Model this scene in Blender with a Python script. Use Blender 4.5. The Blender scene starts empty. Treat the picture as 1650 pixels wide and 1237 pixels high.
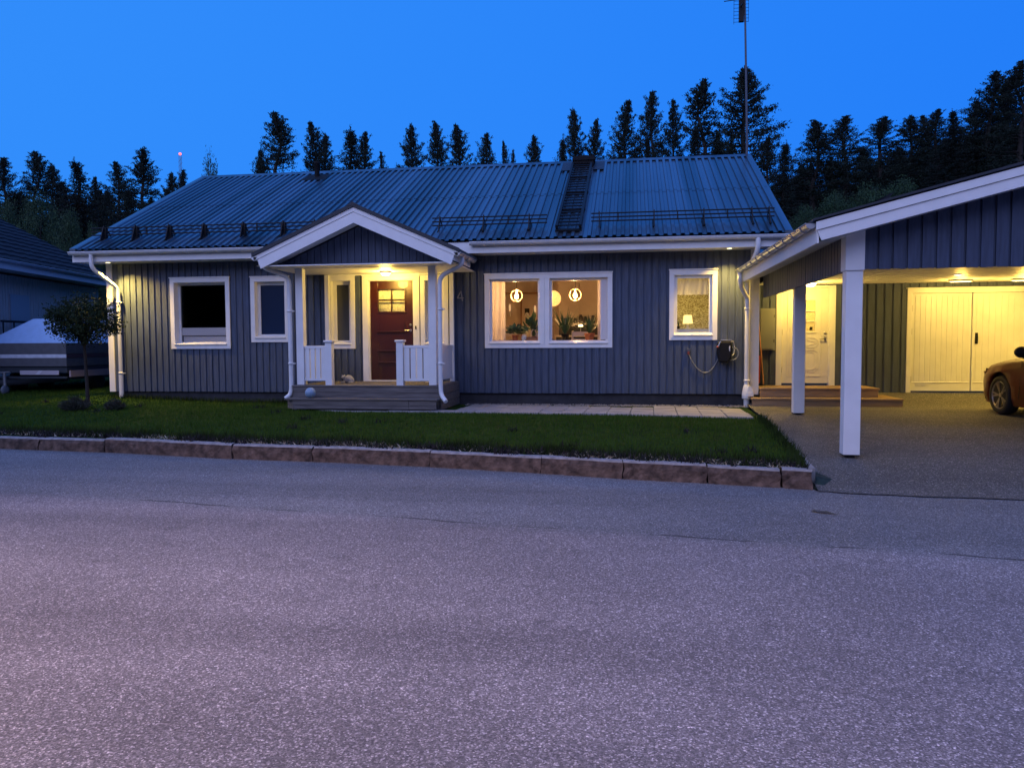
import bpy, math, random
import numpy as np
from mathutils import Vector, Matrix, noise as mnoise
PI = math.pi; R = math.radians
sc = bpy.context.scene
col = sc.collection

# ------------------------------------------------------------------ camera
cam_d = bpy.data.cameras.new("camera"); cam = bpy.data.objects.new("camera", cam_d); col.objects.link(cam)
cam_d.sensor_width = 36.0; cam_d.lens = 36.0 * 1249.3 / 1650.0; cam_d.clip_start = 0.05; cam_d.clip_end = 3000
cam.matrix_world = (Matrix.Translation((0, 0, 1.6)) @ Matrix.Rotation(R(8.7001), 4, 'Z')
                    @ Matrix.Rotation(R(90 - 3.1401), 4, 'X') @ Matrix.Rotation(R(-0.31237), 4, 'Z'))
sc.camera = cam

# ------------------------------------------------------------------ sky, dusk light, exposure
SUN_EL, SUN_ROT = 2.0, 200.0     # the afterglow is low behind the camera
world = bpy.data.worlds.new("World"); sc.world = world; world.use_nodes = True
wn, wl = world.node_tree.nodes, world.node_tree.links
wn.clear()
w_out = wn.new('ShaderNodeOutputWorld'); w_bg = wn.new('ShaderNodeBackground')
sky = wn.new('ShaderNodeTexSky'); sky.sky_type = 'NISHITA'; sky.sun_disc = False
sky.sun_elevation = R(SUN_EL); sky.sun_rotation = R(SUN_ROT); sky.ozone_density = 6.0; sky.dust_density = 0.3; sky.air_density = 1.0
tc = wn.new('ShaderNodeTexCoord'); sep = wn.new('ShaderNodeSeparateXYZ'); wl.new(tc.outputs['Generated'], sep.inputs[0])
# dusk tint of the sky: deep blue on the dark side, paler lilac towards the afterglow
mr = wn.new('ShaderNodeMapRange'); mr.inputs[1].default_value = -0.75; mr.inputs[2].default_value = 0.35
wl.new(sep.outputs[1], mr.inputs[0])
ramp = wn.new('ShaderNodeMix'); ramp.data_type = 'RGBA'; ramp.blend_type = 'MIX'
wl.new(mr.outputs[0], ramp.inputs[0])
mr2 = wn.new('ShaderNodeMapRange'); mr2.inputs[1].default_value = -0.65; mr2.inputs[2].default_value = 0.45; wl.new(sep.outputs[0], mr2.inputs[0])
front = wn.new('ShaderNodeMix'); front.data_type = 'RGBA'; wl.new(mr2.outputs[0], front.inputs[0])
front.inputs[6].default_value = (0.034, 0.282, 1.02, 1); front.inputs[7].default_value = (0.017, 0.214, .97, 1); wl.new(front.outputs[2], ramp.inputs[7])
ramp.inputs[6].default_value = (0.44, 0.54, 1.30, 1); ramp.inputs[7].default_value = (0.030, 0.262, 0.98, 1)
hsv = wn.new('ShaderNodeRGBToBW'); wl.new(sky.outputs[0], hsv.inputs[0])
nrm = wn.new('ShaderNodeMath'); nrm.operation = 'MULTIPLY'; nrm.inputs[1].default_value = 0.16; wl.new(hsv.outputs[0], nrm.inputs[0])
nrm2 = wn.new('ShaderNodeMath'); nrm2.operation = 'ADD'; nrm2.inputs[1].default_value = 0.90; wl.new(nrm.outputs[0], nrm2.inputs[0])
mul = wn.new('ShaderNodeVectorMath'); mul.operation = 'SCALE'
wl.new(ramp.outputs[2], mul.inputs[0]); wl.new(nrm2.outputs[0], mul.inputs['Scale'])
wl.new(mul.outputs[0], w_bg.inputs[0]); w_bg.inputs[1].default_value = 1.0
wl.new(w_bg.outputs[0], w_out.inputs[0])

sun_d = bpy.data.lights.new("sun", 'SUN'); sun = bpy.data.objects.new("sun", sun_d); col.objects.link(sun)
sun_d.energy = 1.0; sun_d.angle = R(60); sun_d.color = (0.64, 0.68, 1.0)
sun.rotation_euler = (R(90 - 32), 0, R(-24)); sun.location = (-6, -12, 10)
sc.view_settings.view_transform = 'Standard'; sc.view_settings.look = 'None'
sc.view_settings.exposure = 0.0; sc.view_settings.gamma = 1.0; sc.view_settings.use_curve_mapping = False
sc.render.engine = 'CYCLES'
sc.cycles.max_bounces = 6; sc.cycles.diffuse_bounces = 3; sc.cycles.glossy_bounces = 3; sc.cycles.transparent_max_bounces = 12
sc.cycles.use_denoising = True; sc.cycles.sample_clamp_indirect = 4.0

# ------------------------------------------------------------------ helpers
class MB:
    """collects shapes, world coordinates, one mesh object at the end"""
    def __init__(s): s.v = []; s.f = []; s.sm = []
    def add(s, vs, fs, smooth=False):
        n = len(s.v); s.v += [tuple(v) for v in vs]
        for f in fs: s.f.append(tuple(i + n for i in f)); s.sm.append(smooth)
        return s
    def box(s, x0, x1, y0, y1, z0, z1, M=None):
        vs = [(x, y, z) for x in (x0, x1) for y in (y0, y1) for z in (z0, z1)]
        if M is not None: vs = [M @ Vector(v) for v in vs]
        return s.add(vs, [(0, 1, 3, 2), (4, 6, 7, 5), (0, 4, 5, 1), (2, 3, 7, 6), (0, 2, 6, 4), (1, 5, 7, 3)])
    def prism(s, pts, a, b, axis='y', M=None):
        """polygon pts (2D) extruded from a to b along axis; 2D plane is the other two axes in order"""
        n = len(pts)
        def mk(p, t):
            v = {'x': (t, p[0], p[1]), 'y': (p[0], t, p[1]), 'z': (p[0], p[1], t)}[axis]
            return M @ Vector(v) if M is not None else v
        vs = [mk(p, a) for p in pts] + [mk(p, b) for p in pts]
        fs = [tuple(range(n))[::-1], tuple(range(n, 2 * n))] + [(i, (i + 1) % n, n + (i + 1) % n, n + i) for i in range(n)]
        return s.add(vs, fs)
    def bar(s, p, q, w, h=None, up=(0, 0, 1)):
        h = h or w; p = Vector(p); q = Vector(q); d = (q - p).normalized(); u = Vector(up)
        if abs(d.dot(u)) > .98: u = Vector((1, 0, 0))
        r = d.cross(u).normalized() * (w / 2); u2 = r.cross(d).normalized() * (h / 2)
        vs = [a + e * r + g * u2 for a in (p, q) for e, g in ((-1, -1), (1, -1), (1, 1), (-1, 1))]
        return s.add(vs, [(3, 2, 1, 0), (4, 5, 6, 7)] + [(i, (i + 1) % 4, 4 + (i + 1) % 4, 4 + i) for i in range(4)])
    def tube(s, path, rad, n=10, cap=True, closed=False, smooth=True):
        path = [Vector(p) for p in path]; m = len(path)
        if not hasattr(rad, '__len__'): rad = [rad] * m
        vs = []; prev = None
        for i, p in enumerate(path):
            a = path[i - 1] if (i > 0 or closed) else path[i]; b = path[(i + 1) % m] if (i < m - 1 or closed) else path[i]
            t = (b - a).normalized()
            if prev is None:
                u = Vector((0, 0, 1)) if abs(t.z) < .9 else Vector((1, 0, 0)); u = (u - t * u.dot(t)).normalized()
            else:
                u = prev - t * prev.dot(t); u.normalize()
            prev = u; w = t.cross(u)
            for k in range(n):
                an = 2 * PI * k / n; vs.append(p + (u * math.cos(an) + w * math.sin(an)) * rad[i])
        fs = []
        for i in range(m if closed else m - 1):
            j = (i + 1) % m
            for k in range(n): fs.append((i * n + k, i * n + (k + 1) % n, j * n + (k + 1) % n, j * n + k))
        s.add(vs, fs, smooth)
        if cap and not closed:
            s.add(vs[:n], [tuple(range(n))[::-1]]); s.add(vs[-n:], [tuple(range(n))])
        return s
    def lathe(s, prof, c=(0, 0, 0), n=20, M=None, smooth=True):
        vs = []
        for r, z in prof:
            for k in range(n):
                a = 2 * PI * k / n; v = Vector((r * math.cos(a), r * math.sin(a), z))
                if M is not None: v = M @ v
                vs.append(v + Vector(c))
        fs = []
        for i in range(len(prof) - 1):
            for k in range(n): fs.append((i * n + k, i * n + (k + 1) % n, (i + 1) * n + (k + 1) % n, (i + 1) * n + k))
        s.add(vs, fs, smooth)
        if prof[0][0] > 1e-4: s.add(vs[:n], [tuple(range(n))[::-1]])
        if prof[-1][0] > 1e-4: s.add(vs[-n:], [tuple(range(n))])
        return s
    def ball(s, c, r, n=16, sc=(1, 1, 1)):
        prof = [(max(r * math.sin(PI * i / n), 1e-5), -r * math.cos(PI * i / n)) for i in range(n + 1)]
        return s.lathe(prof, c, 2 * n, Matrix.Diagonal((*sc, 1)))
    def quad(s, a, b, c, d): return s.add([a, b, c, d], [(0, 1, 2, 3)])

def tag(o, label=None, cat=None, group=None, kind=None):
    if label: o['label'] = label
    if cat: o['category'] = cat
    if group: o['group'] = group
    if kind: o['kind'] = kind
    return o
def thing(name, loc, label, cat, group=None, rz=0):
    o = bpy.data.objects.new(name, None); o.location = loc; o.rotation_euler = (0, 0, rz); o.empty_display_size = .2
    col.objects.link(o); return tag(o, label, cat, group)
def worg(p):
    v = Vector((0, 0, 0))
    while p is not None: v += p.location; p = p.parent
    return v
def obj(name, mb, mat, parent=None, origin=None, bevel=0, local=False):
    """world coordinates in mb; local=True: coordinates are already the parent's"""
    me = bpy.data.meshes.new(name)
    off = Vector((0, 0, 0)) if local else (worg(parent) if parent is not None else Vector(origin or (0, 0, 0)))
    me.from_pydata([(v[0] - off.x, v[1] - off.y, v[2] - off.z) for v in mb.v], [], mb.f)
    me.polygons.foreach_set('use_smooth', mb.sm); me.update()
    me.materials.append(mat)
    o = bpy.data.objects.new(name, me); col.objects.link(o)
    if parent is not None: o.parent = parent
    elif origin: o.location = origin
    if bevel:
        b = o.modifiers.new('bevel', 'BEVEL'); b.width = bevel; b.segments = 2; b.limit_method = 'ANGLE'; b.angle_limit = R(40)
    return o
def copy_tree(o, parent=None):
    c = o.copy(); col.objects.link(c)
    if parent is not None: c.parent = parent
    for ch in [x for x in bpy.data.objects if x.parent == o]: copy_tree(ch, c)
    return c
def lamp(name, kind, loc, energy, color, parent=None, size=.05, spot=None, blend=.5, aim=None):
    d = bpy.data.lights.new(name, kind); d.energy = energy; d.color = color
    if kind != 'SUN': d.shadow_soft_size = size
    if kind == 'SPOT': d.spot_size = R(spot); d.spot_blend = blend
    o = bpy.data.objects.new(name, d); col.objects.link(o)
    if parent is not None: o.parent = parent; o.location = Vector(loc) - worg(parent)
    else: o.location = loc
    if aim is not None: o.rotation_euler = (Vector(aim) - Vector(loc)).to_track_quat('-Z', 'Y').to_euler()
    return o
def arc(p0, p1, p2, n=6):
    p0, p1, p2 = Vector(p0), Vector(p1), Vector(p2)
    return [p0 * (1 - t) ** 2 + p1 * 2 * t * (1 - t) + p2 * t * t for t in [i / n for i in range(n + 1)]]
def bend(points, r=.08, n=5):
    """polyline with rounded corners"""
    P = [Vector(p) for p in points]; out = [P[0]]
    for i in range(1, len(P) - 1):
        a = P[i] + (P[i - 1] - P[i]).normalized() * min(r, (P[i - 1] - P[i]).length * .48)
        b = P[i] + (P[i + 1] - P[i]).normalized() * min(r, (P[i + 1] - P[i]).length * .48)
        out += arc(a, P[i], b, n)
    return out + [P[-1]]

# ------------------------------------------------------------------ materials
def mat(name, colr, rough=.6, metal=0, var=.0, vscale=8, bump=0, bscale=60, col2=None, stretch=(1, 1, 1), spec=.5, coat=0, detail=4):
    m = bpy.data.materials.new(name); m.use_nodes = True
    nt = m.node_tree; b = nt.nodes['Principled BSDF']; L = nt.links
    b.inputs['Roughness'].default_value = rough; b.inputs['Metallic'].default_value = metal
    b.inputs['Specular IOR Level'].default_value = spec; b.inputs['Coat Weight'].default_value = coat
    b.inputs['Base Color'].default_value = (*colr, 1)
    if var or col2 or bump:
        t = nt.nodes.new('ShaderNodeTexCoord'); mp = nt.nodes.new('ShaderNodeMapping'); L.new(t.outputs['Object'], mp.inputs[0])
        mp.inputs['Scale'].default_value = stretch
    if var or col2:
        n = nt.nodes.new('ShaderNodeTexNoise'); n.inputs['Scale'].default_value = vscale; n.inputs['Detail'].default_value = detail
        L.new(mp.outputs[0], n.inputs[0])
        cr = nt.nodes.new('ShaderNodeValToRGB'); c2 = col2 or tuple(min(1, c * (1 + var)) for c in colr)
        c1 = colr if col2 else tuple(c * (1 - var) for c in colr)
        cr.color_ramp.elements[0].color = (*c1, 1); cr.color_ramp.elements[1].color = (*c2, 1)
        cr.color_ramp.elements[0].position = .32; cr.color_ramp.elements[1].position = .68
        L.new(n.outputs[0], cr.inputs[0]); L.new(cr.outputs[0], b.inputs['Base Color'])
    if bump:
        n2 = nt.nodes.new('ShaderNodeTexNoise'); n2.inputs['Scale'].default_value = bscale; n2.inputs['Detail'].default_value = 3
        L.new(mp.outputs[0], n2.inputs[0]); bp = nt.nodes.new('ShaderNodeBump'); bp.inputs['Strength'].default_value = bump
        bp.inputs['Distance'].default_value = .02
        L.new(n2.outputs[0], bp.inputs['Height']); L.new(bp.outputs[0], b.inputs['Normal'])
    return m
def emit(name, colr, s):
    m = bpy.data.materials.new(name); m.use_nodes = True; b = m.node_tree.nodes['Principled BSDF']
    b.inputs['Base Color'].default_value = (*[min(1, c) for c in colr], 1)
    b.inputs['Emission Color'].default_value = (*colr, 1); b.inputs['Emission Strength'].default_value = s
    return m
def glass(name, tint=(1, 1, 1), ior=1.45, rough=0.0):
    m = bpy.data.materials.new(name); m.use_nodes = True; nt = m.node_tree; nt.nodes.clear()
    o = nt.nodes.new('ShaderNodeOutputMaterial'); mx = nt.nodes.new('ShaderNodeMixShader'); tr = nt.nodes.new('ShaderNodeBsdfTransparent')
    gl = nt.nodes.new('ShaderNodeBsdfGlossy'); fr = nt.nodes.new('ShaderNodeFresnel'); fr.inputs[0].default_value = ior
    gl.inputs['Roughness'].default_value = rough; tr.inputs[0].default_value = (*tint, 1)
    nt.links.new(fr.outputs[0], mx.inputs[0]); nt.links.new(tr.outputs[0], mx.inputs[1]); nt.links.new(gl.outputs[0], mx.inputs[2]); nt.links.new(mx.outputs[0], o.inputs[0])
    return m
def translucent(name, colr, k=.5):
    m = mat(name, colr, .9, var=.06, vscale=20); nt = m.node_tree; b = nt.nodes['Principled BSDF']
    mx = nt.nodes.new('ShaderNodeMixShader'); tl = nt.nodes.new('ShaderNodeBsdfTranslucent'); tl.inputs[0].default_value = (*colr, 1)
    mx.inputs[0].default_value = k; o = nt.nodes['Material Output']
    nt.links.new(b.outputs[0], mx.inputs[1]); nt.links.new(tl.outputs[0], mx.inputs[2]); nt.links.new(mx.outputs[0], o.inputs[0])
    return m

M_white = mat('white_paint', (.76, .77, .76), .45, var=.05, vscale=3, bump=.08, bscale=90)
M_trim = mat('white_trim', (.78, .78, .76), .4, var=.04, vscale=5)
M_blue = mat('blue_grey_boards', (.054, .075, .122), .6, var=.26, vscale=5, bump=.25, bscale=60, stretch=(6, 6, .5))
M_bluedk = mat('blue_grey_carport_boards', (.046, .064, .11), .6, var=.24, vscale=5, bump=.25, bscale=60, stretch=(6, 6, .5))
M_found = mat('foundation', (.035, .035, .04), .9, var=.25, vscale=6, bump=.3)
M_roof = mat('roof_sheet', (.085, .115, .145), .32, metal=.6, var=.5, vscale=2.4, stretch=(1, .03, .03), detail=7, spec=.6)
M_roofdk = mat('roof_edge', (.02, .025, .035), .6, var=.1)
M_black = mat('black_metal', (.007, .007, .008), .6, spec=.3)
M_pipe = mat('white_pipe', (.72, .73, .72), .35, var=.05, vscale=6)
M_galv = mat('zinc_gutter', (.5, .5, .5), .35, metal=.7, var=.1, vscale=6)
M_chim = mat('chimney_sheet', (.006, .006, .007), .75, var=.2, spec=.25)
M_door = mat('red_brown_door', (.036, .0042, .0035), .36, var=.08, vscale=6, bump=.1, bscale=70, stretch=(4, 4, .6), coat=.2)
M_steel = mat('steel', (.55, .54, .52), .3, metal=1)
M_deck = mat('weathered_deck', (.13, .115, .105), .75, var=.35, vscale=4, bump=.35, bscale=40, stretch=(.6, 8, 8))
M_decknew = mat('treated_deck', (.30, .20, .11), .7, var=.2, vscale=4, bump=.3, bscale=40, stretch=(.6, 8, 8))
M_glass = glass('window_glass')
M_frost = mat('frosted_pane', (.012, .025, .06), .25, spec=.4)
M_frost2 = mat('patterned_pane', (.07, .075, .075), .3, spec=.4)
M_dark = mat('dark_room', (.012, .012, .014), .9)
M_room = mat('kitchen_wall', (.62, .52, .43), .8, var=.04)
M_roomc = mat('kitchen_ceiling', (.7, .66, .6), .8)
M_cab = mat('cabinet_front', (.62, .53, .44), .5, var=.03)
M_cabdk = mat('dark_lower_cabinet', (.018, .013, .010), .5)
M_wood = mat('brown_wood', (.30, .14, .06), .5, var=.2, vscale=8, stretch=(1, 8, 8))
M_cloth = translucent('curtain_cloth', (.82, .76, .70), .55)
M_blind = mat('blind_slat', (.72, .68, .66), .5)
M_terra = mat('terracotta', (.42, .14, .06), .7, var=.15)
M_plant = mat('house_plant_leaf', (.045, .10, .04), .45, var=.3, vscale=20)
M_plant2 = mat('blue_green_leaf', (.05, .11, .075), .5, var=.3, vscale=20)
M_bulb = emit('bulb', (1.0, .74, .34), 7)
M_ring = emit('pendant_ring', (1.0, .66, .34), .55)
M_wick = emit('wicker_glow', (1.0, .62, .20), 1.0)
M_shade = emit('lampshade_glow', (1.0, .80, .28), 1.3)
M_lamplens = emit('lamp_lens', (1.0, .84, .42), 5)
M_lampoff = emit('small_spot_lens', (.9, .92, 1.0), 2)
M_red = emit('red_beacon', (1.0, .16, .14), 2.2)
M_cabdk0 = mat('dark_gap', (.05, .045, .04), .9)
M_ceil = mat('white_ceiling_boards', (.80, .79, .76), .5, var=.06, vscale=4, stretch=(8, .5, 1))

# ------------------------------------------------------------------ ground heights
def lerp(t, P):
    if t <= P[0][0]: return P[0][1]
    for (a, u), (b, v) in zip(P, P[1:]):
        if t <= b: return u + (v - u) * (t - a) / (b - a)
    return P[-1][1]
CURB = [(-34, 12.9), (-20, 11.6), (-9.54, 10.49), (-7.31, 10.27), (-5.48, 9.93), (-3.81, 9.78), (-2.545, 9.58), (-1.06, 9.27), (-.074, 9.0), (.88, 8.83), (1.645, 8.65), (1.93, 8.59)]
def curb_y(x): return lerp(x, CURB)
def drive_z(y): return lerp(y, [(8.35, 0.004), (9.2, .12), (9.7, .175), (11, .25), (13.5, .34), (15.2, .345), (15.7, .38), (16.5, .53)])
def lawn_z(x, y):
    t = y - curb_y(x)
    z = lerp(t, [(0, .19), (.8, .23), (3.2, .325), (4.5, .33), (6.5, .31)])
    left = min(1, max(0, (-8.5 - x) / 3.5))
    z += left * lerp(t, [(1.5, 0), (4.5, .10), (6.5, .2), (14, .4)])
    return z
def edge_x(y): return lerp(y, [(8.59, 1.95), (10, 2.04), (11.2, 2.09), (13.0, 2.16), (15.6, 2.26)])

def mat_asphalt(name, base, speck, two=False):
    m = bpy.data.materials.new(name); m.use_nodes = True; nt = m.node_tree; L = nt.links; b = nt.nodes['Principled BSDF']
    N = nt.nodes.new
    t = N('ShaderNodeTexCoord')
    v = N('ShaderNodeTexVoronoi'); v.inputs['Scale'].default_value = 135; L.new(t.outputs['Object'], v.inputs['Vector'])
    v2 = N('ShaderNodeTexVoronoi'); v2.inputs['Scale'].default_value = 64; L.new(t.outputs['Object'], v2.inputs['Vector'])
    n1 = N('ShaderNodeTexNoise'); n1.inputs['Scale'].default_value = 75; n1.inputs['Detail'].default_value = 6; L.new(t.outputs['Object'], n1.inputs[0])
    nb = N('ShaderNodeTexNoise'); nb.inputs['Scale'].default_value = .55; nb.inputs['Detail'].default_value = 5; L.new(t.outputs['Object'], nb.inputs[0])
    sp = N('ShaderNodeSeparateColor'); L.new(v.outputs['Color'], sp.inputs[0])
    sp2 = N('ShaderNodeSeparateColor'); L.new(v2.outputs['Color'], sp2.inputs[0])
    r1 = N('ShaderNodeValToRGB'); e = r1.color_ramp.elements; e[0].position = .0; e[0].color = (.55, .55, .55, 1); e[1].position = .97; e[1].color = (2.5, 2.5, 2.5, 1)
    e2 = e.new(.62); e2.color = (.95, .95, .95, 1); e3 = e.new(.86); e3.color = (1.35, 1.35, 1.35, 1)
    L.new(sp.outputs[0], r1.inputs[0])
    r2 = N('ShaderNodeMapRange'); r2.inputs[1].default_value = .88; r2.inputs[2].default_value = .93; r2.inputs[3].default_value = 1.0; r2.inputs[4].default_value = speck; L.new(sp2.outputs[1], r2.inputs[0])
    r3 = N('ShaderNodeMapRange'); r3.inputs[1].default_value = .3; r3.inputs[2].default_value = .7; r3.inputs[3].default_value = .65; r3.inputs[4].default_value = 1.35; L.new(n1.outputs[0], r3.inputs[0])
    r4 = N('ShaderNodeMapRange'); r4.inputs[1].default_value = .3; r4.inputs[2].default_value = .7; r4.inputs[3].default_value = .86; r4.inputs[4].default_value = 1.12; L.new(nb.outputs[0], r4.inputs[0])
    def mulv(a, bb):
        k = N('ShaderNodeMath'); k.operation = 'MULTIPLY'; L.new(a, k.inputs[0]); L.new(bb, k.inputs[1]); return k.outputs[0]
    mpb = N('ShaderNodeMapping'); mpb.inputs['Scale'].default_value = (.10, 1.15, 1); mpb.inputs['Rotation'].default_value = (0, 0, .14); L.new(t.outputs['Object'], mpb.inputs[0])
    nw = N('ShaderNodeTexNoise'); nw.inputs['Scale'].default_value = 1.0; nw.inputs['Detail'].default_value = 7; L.new(mpb.outputs[0], nw.inputs[0])
    r5 = N('ShaderNodeMapRange'); r5.inputs[1].default_value = .3; r5.inputs[2].default_value = .7; r5.inputs[3].default_value = .80; r5.inputs[4].default_value = 1.18; L.new(nw.outputs[0], r5.inputs[0])
    ns_ = N('ShaderNodeTexNoise'); ns_.inputs['Scale'].default_value = 3.2; ns_.inputs['Detail'].default_value = 8; L.new(t.outputs['Object'], ns_.inputs[0])
    r6 = N('ShaderNodeMapRange'); r6.inputs[1].default_value = .58; r6.inputs[2].default_value = .75; r6.inputs[3].default_value = 1.0; r6.inputs[4].default_value = .78; L.new(ns_.outputs[0], r6.inputs[0])
    f = mulv(mulv(mulv(r1.outputs[0], r2.outputs[0]), mulv(r3.outputs[0], r4.outputs[0])), mulv(r5.outputs[0], r6.outputs[0]))
    colr = N('ShaderNodeMix'); colr.data_type = 'RGBA'; colr.inputs[6].default_value = (*base[0], 1); colr.inputs[7].default_value = (*base[1], 1)
    colr.inputs[0].default_value = 0
    if two:   # the old worn wheel lane and the newer strip laid along the kerb, split by a long joint
        s = N('ShaderNodeSeparateXYZ'); L.new(t.outputs['Object'], s.inputs[0])
        nz = N('ShaderNodeTexNoise'); nz.inputs['Scale'].default_value = .8; nz.inputs['Detail'].default_value = 6; L.new(t.outputs['Object'], nz.inputs[0])
        a = N('ShaderNodeMath'); a.operation = 'MULTIPLY_ADD'; a.inputs[1].default_value = 0.145; L.new(s.outputs[0], a.inputs[0]); L.new(s.outputs[1], a.inputs[2])
        c = N('ShaderNodeMath'); c.operation = 'MULTIPLY_ADD'; c.inputs[1].default_value = .28; L.new(nz.outputs[0], c.inputs[0]); L.new(a.outputs[0], c.inputs[2])
        g = N('ShaderNodeMapRange'); g.inputs[1].default_value = 6.36; g.inputs[2].default_value = 6.66; L.new(c.outputs[0], g.inputs[0])
        L.new(g.outputs[0], colr.inputs[0])
        # crack along the joint
        d = N('ShaderNodeMath'); d.operation = 'SUBTRACT'; d.inputs[1].default_value = 6.60; L.new(c.outputs[0], d.inputs[0])
        ab = N('ShaderNodeMath'); ab.operation = 'ABSOLUTE'; L.new(d.outputs[0], ab.inputs[0])
        nc = N('ShaderNodeTexNoise'); nc.inputs['Scale'].default_value = 1.3; L.new(t.outputs['Object'], nc.inputs[0])
        w = N('ShaderNodeMapRange'); w.inputs[1].default_value = .40; w.inputs[2].default_value = .60; w.inputs[3].default_value = -.006; w.inputs[4].default_value = .02; L.new(nc.outputs[0], w.inputs[0])
        gt = N('ShaderNodeMath'); gt.operation = 'GREATER_THAN'; L.new(ab.outputs[0], gt.inputs[0]); L.new(w.outputs[0], gt.inputs[1])
        k = N('ShaderNodeMapRange'); k.inputs[3].default_value = .3; k.inputs[4].default_value = 1; L.new(gt.outputs[0], k.inputs[0])
        f = mulv(f, k.outputs[0])
    vm = N('ShaderNodeVectorMath'); vm.operation = 'SCALE'; L.new(colr.outputs[2], vm.inputs[0]); L.new(f, vm.inputs['Scale'])
    L.new(vm.outputs[0], b.inputs['Base Color'])
    b.inputs['Roughness'].default_value = .82; b.inputs['Specular IOR Level'].default_value = .35
    bp = N('ShaderNodeBump'); bp.inputs['Strength'].default_value = .55; bp.inputs['Distance'].default_value = .012
    ad = N('ShaderNodeMath'); ad.operation = 'MULTIPLY_ADD'; ad.inputs[1].default_value = .8; L.new(sp.outputs[1], ad.inputs[0]); L.new(n1.outputs[0], ad.inputs[2])
    L.new(ad.outputs[0], bp.inputs['Height']); L.new(bp.outputs[0], b.inputs['Normal'])
    return m
M_road = mat_asphalt('road_asphalt', ((.195, .175, .170), (.150, .147, .145)), 1.5, True)
M_drive = mat_asphalt('driveway_asphalt', ((.10, .095, .085), (.1, .1, .1)), 1.9)
M_soil = mat('lawn_ground', (.016, .040, .004), .95, spec=.1, var=.35, vscale=3, bump=.4, bscale=30)
M_far = mat('far_ground', (.02, .035, .015), .95, var=.3, vscale=.2)
M_grass = mat('grass_blades', (.034, .078, .008), .85, spec=.08, vscale=2.2, col2=(.056, .098, .013), detail=8)
M_grass2 = mat('rough_grass', (.024, .040, .010), .9, var=.45, vscale=3, spec=.05)
M_dry = mat('dry_straw', (.36, .31, .22), .9, spec=.1, var=.3, vscale=10)
M_weed = mat('border_weeds', (.016, .024, .010), .9, spec=.05, var=.4, vscale=8, col2=(.045, .035, .045))

# ================================================================== SETTING
g = MB(); n = 40
ring = [(math.cos(2 * PI * i / n), math.sin(2 * PI * i / n)) for i in range(n)]
g.add([(0, 30, -.06)] + [(1500 * c, 30 + 1500 * s_, -.06) for c, s_ in ring], [(0, 1 + i, 1 + (i + 1) % n) for i in range(n)])
tag(obj('ground', g, M_far), kind='structure')

r = MB()   # road sheet, its far edge follows the kerb
xs = [-90, -60, -34] + [c[0] for c in CURB[1:]] + [1.98, 2.4, 3, 5, 9, 14, 30, 90]
far = [curb_y(x) + .06 if x <= 1.95 else lerp(x, [(1.98, 8.52), (2.4, 8.42), (3, 8.36), (5, 8.2), (9, 7.9), (14, 7.6), (30, 6.6), (90, 3)]) for x in xs]
for i in range(len(xs) - 1): r.quad((xs[i], -14, 0), (xs[i + 1], -14, 0), (xs[i + 1], far[i + 1], 0), (xs[i], far[i], 0))
tag(obj('road', r, M_road), kind='structure')

# driveway: a rising asphalt sheet
d = MB(); ys = [8.05, 8.3, 8.6, 9.0, 9.35, 9.7, 10.3, 11, 12, 13, 13.5, 14.3, 15.2, 15.7, 16.1, 16.55]
dx = [0, .04, .1, .18, .28, .4, .5, .6, .72, .85, 1.0, 1.15, 1.3, 1.5, 1.7, 1.9, 2.1, 2.3, 2.5, 2.8, 3.1, 3.4, 3.7, 4, 4.5, 5, 6, 9, 12]
V = []
for y in ys:
    for q in dx:
        x = max(edge_x(y), 1.99) + q - .03
        V.append((x, max(y, lerp(x, [(1.9, 8.50), (2.4, 8.40), (3, 8.33), (5, 8.17), (9, 7.87), (14, 7.5)]) + .05 * mnoise.noise((x * 2.3, 1.7, 0)) + .02 * mnoise.noise((x * 9, 4.7, 0))), drive_z(max(y, 8.36)) + .006 + .01 * mnoise.noise((x * .6, y * .6, 0)) * (y > 9.2)))
nx = len(dx)
d.add(V, [(j * nx + i, j * nx + i + 1, (j + 1) * nx + i + 1, (j + 1) * nx + i) for j in range(len(ys) - 1) for i in range(nx - 1)], True)
tag(obj('driveway', d, M_drive), kind='structure')

# lawn height field
l = MB(); lx = [-60, -45, -34, -28, -24, -20, -18, -16, -14, -13, -12, -11, -10, -9, -8, -7, -6, -5, -4, -3, -2, -1, 0, .6, 1.2, 1.6, 1.94]
lt = [.14, .4, .8, 1.4, 2, 2.8, 3.5, 4.2, 5, 6.2, 8, 11, 15, 20, 30, 40]
V = []
for t_ in lt:
    for i, x in enumerate(lx):
        y = curb_y(x) + t_
        if i == len(lx) - 1: x = edge_x(y) - .03
        V.append((x, y, lawn_z(x, y) - .01))
nx = len(lx)
l.add(V, [(j * nx + i, j * nx + i + 1, (j + 1) * nx + i + 1, (j + 1) * nx + i) for j in range(len(lt) - 1) for i in range(nx - 1)], True)
tag(obj('lawn', l, M_soil), kind='structure')

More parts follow.
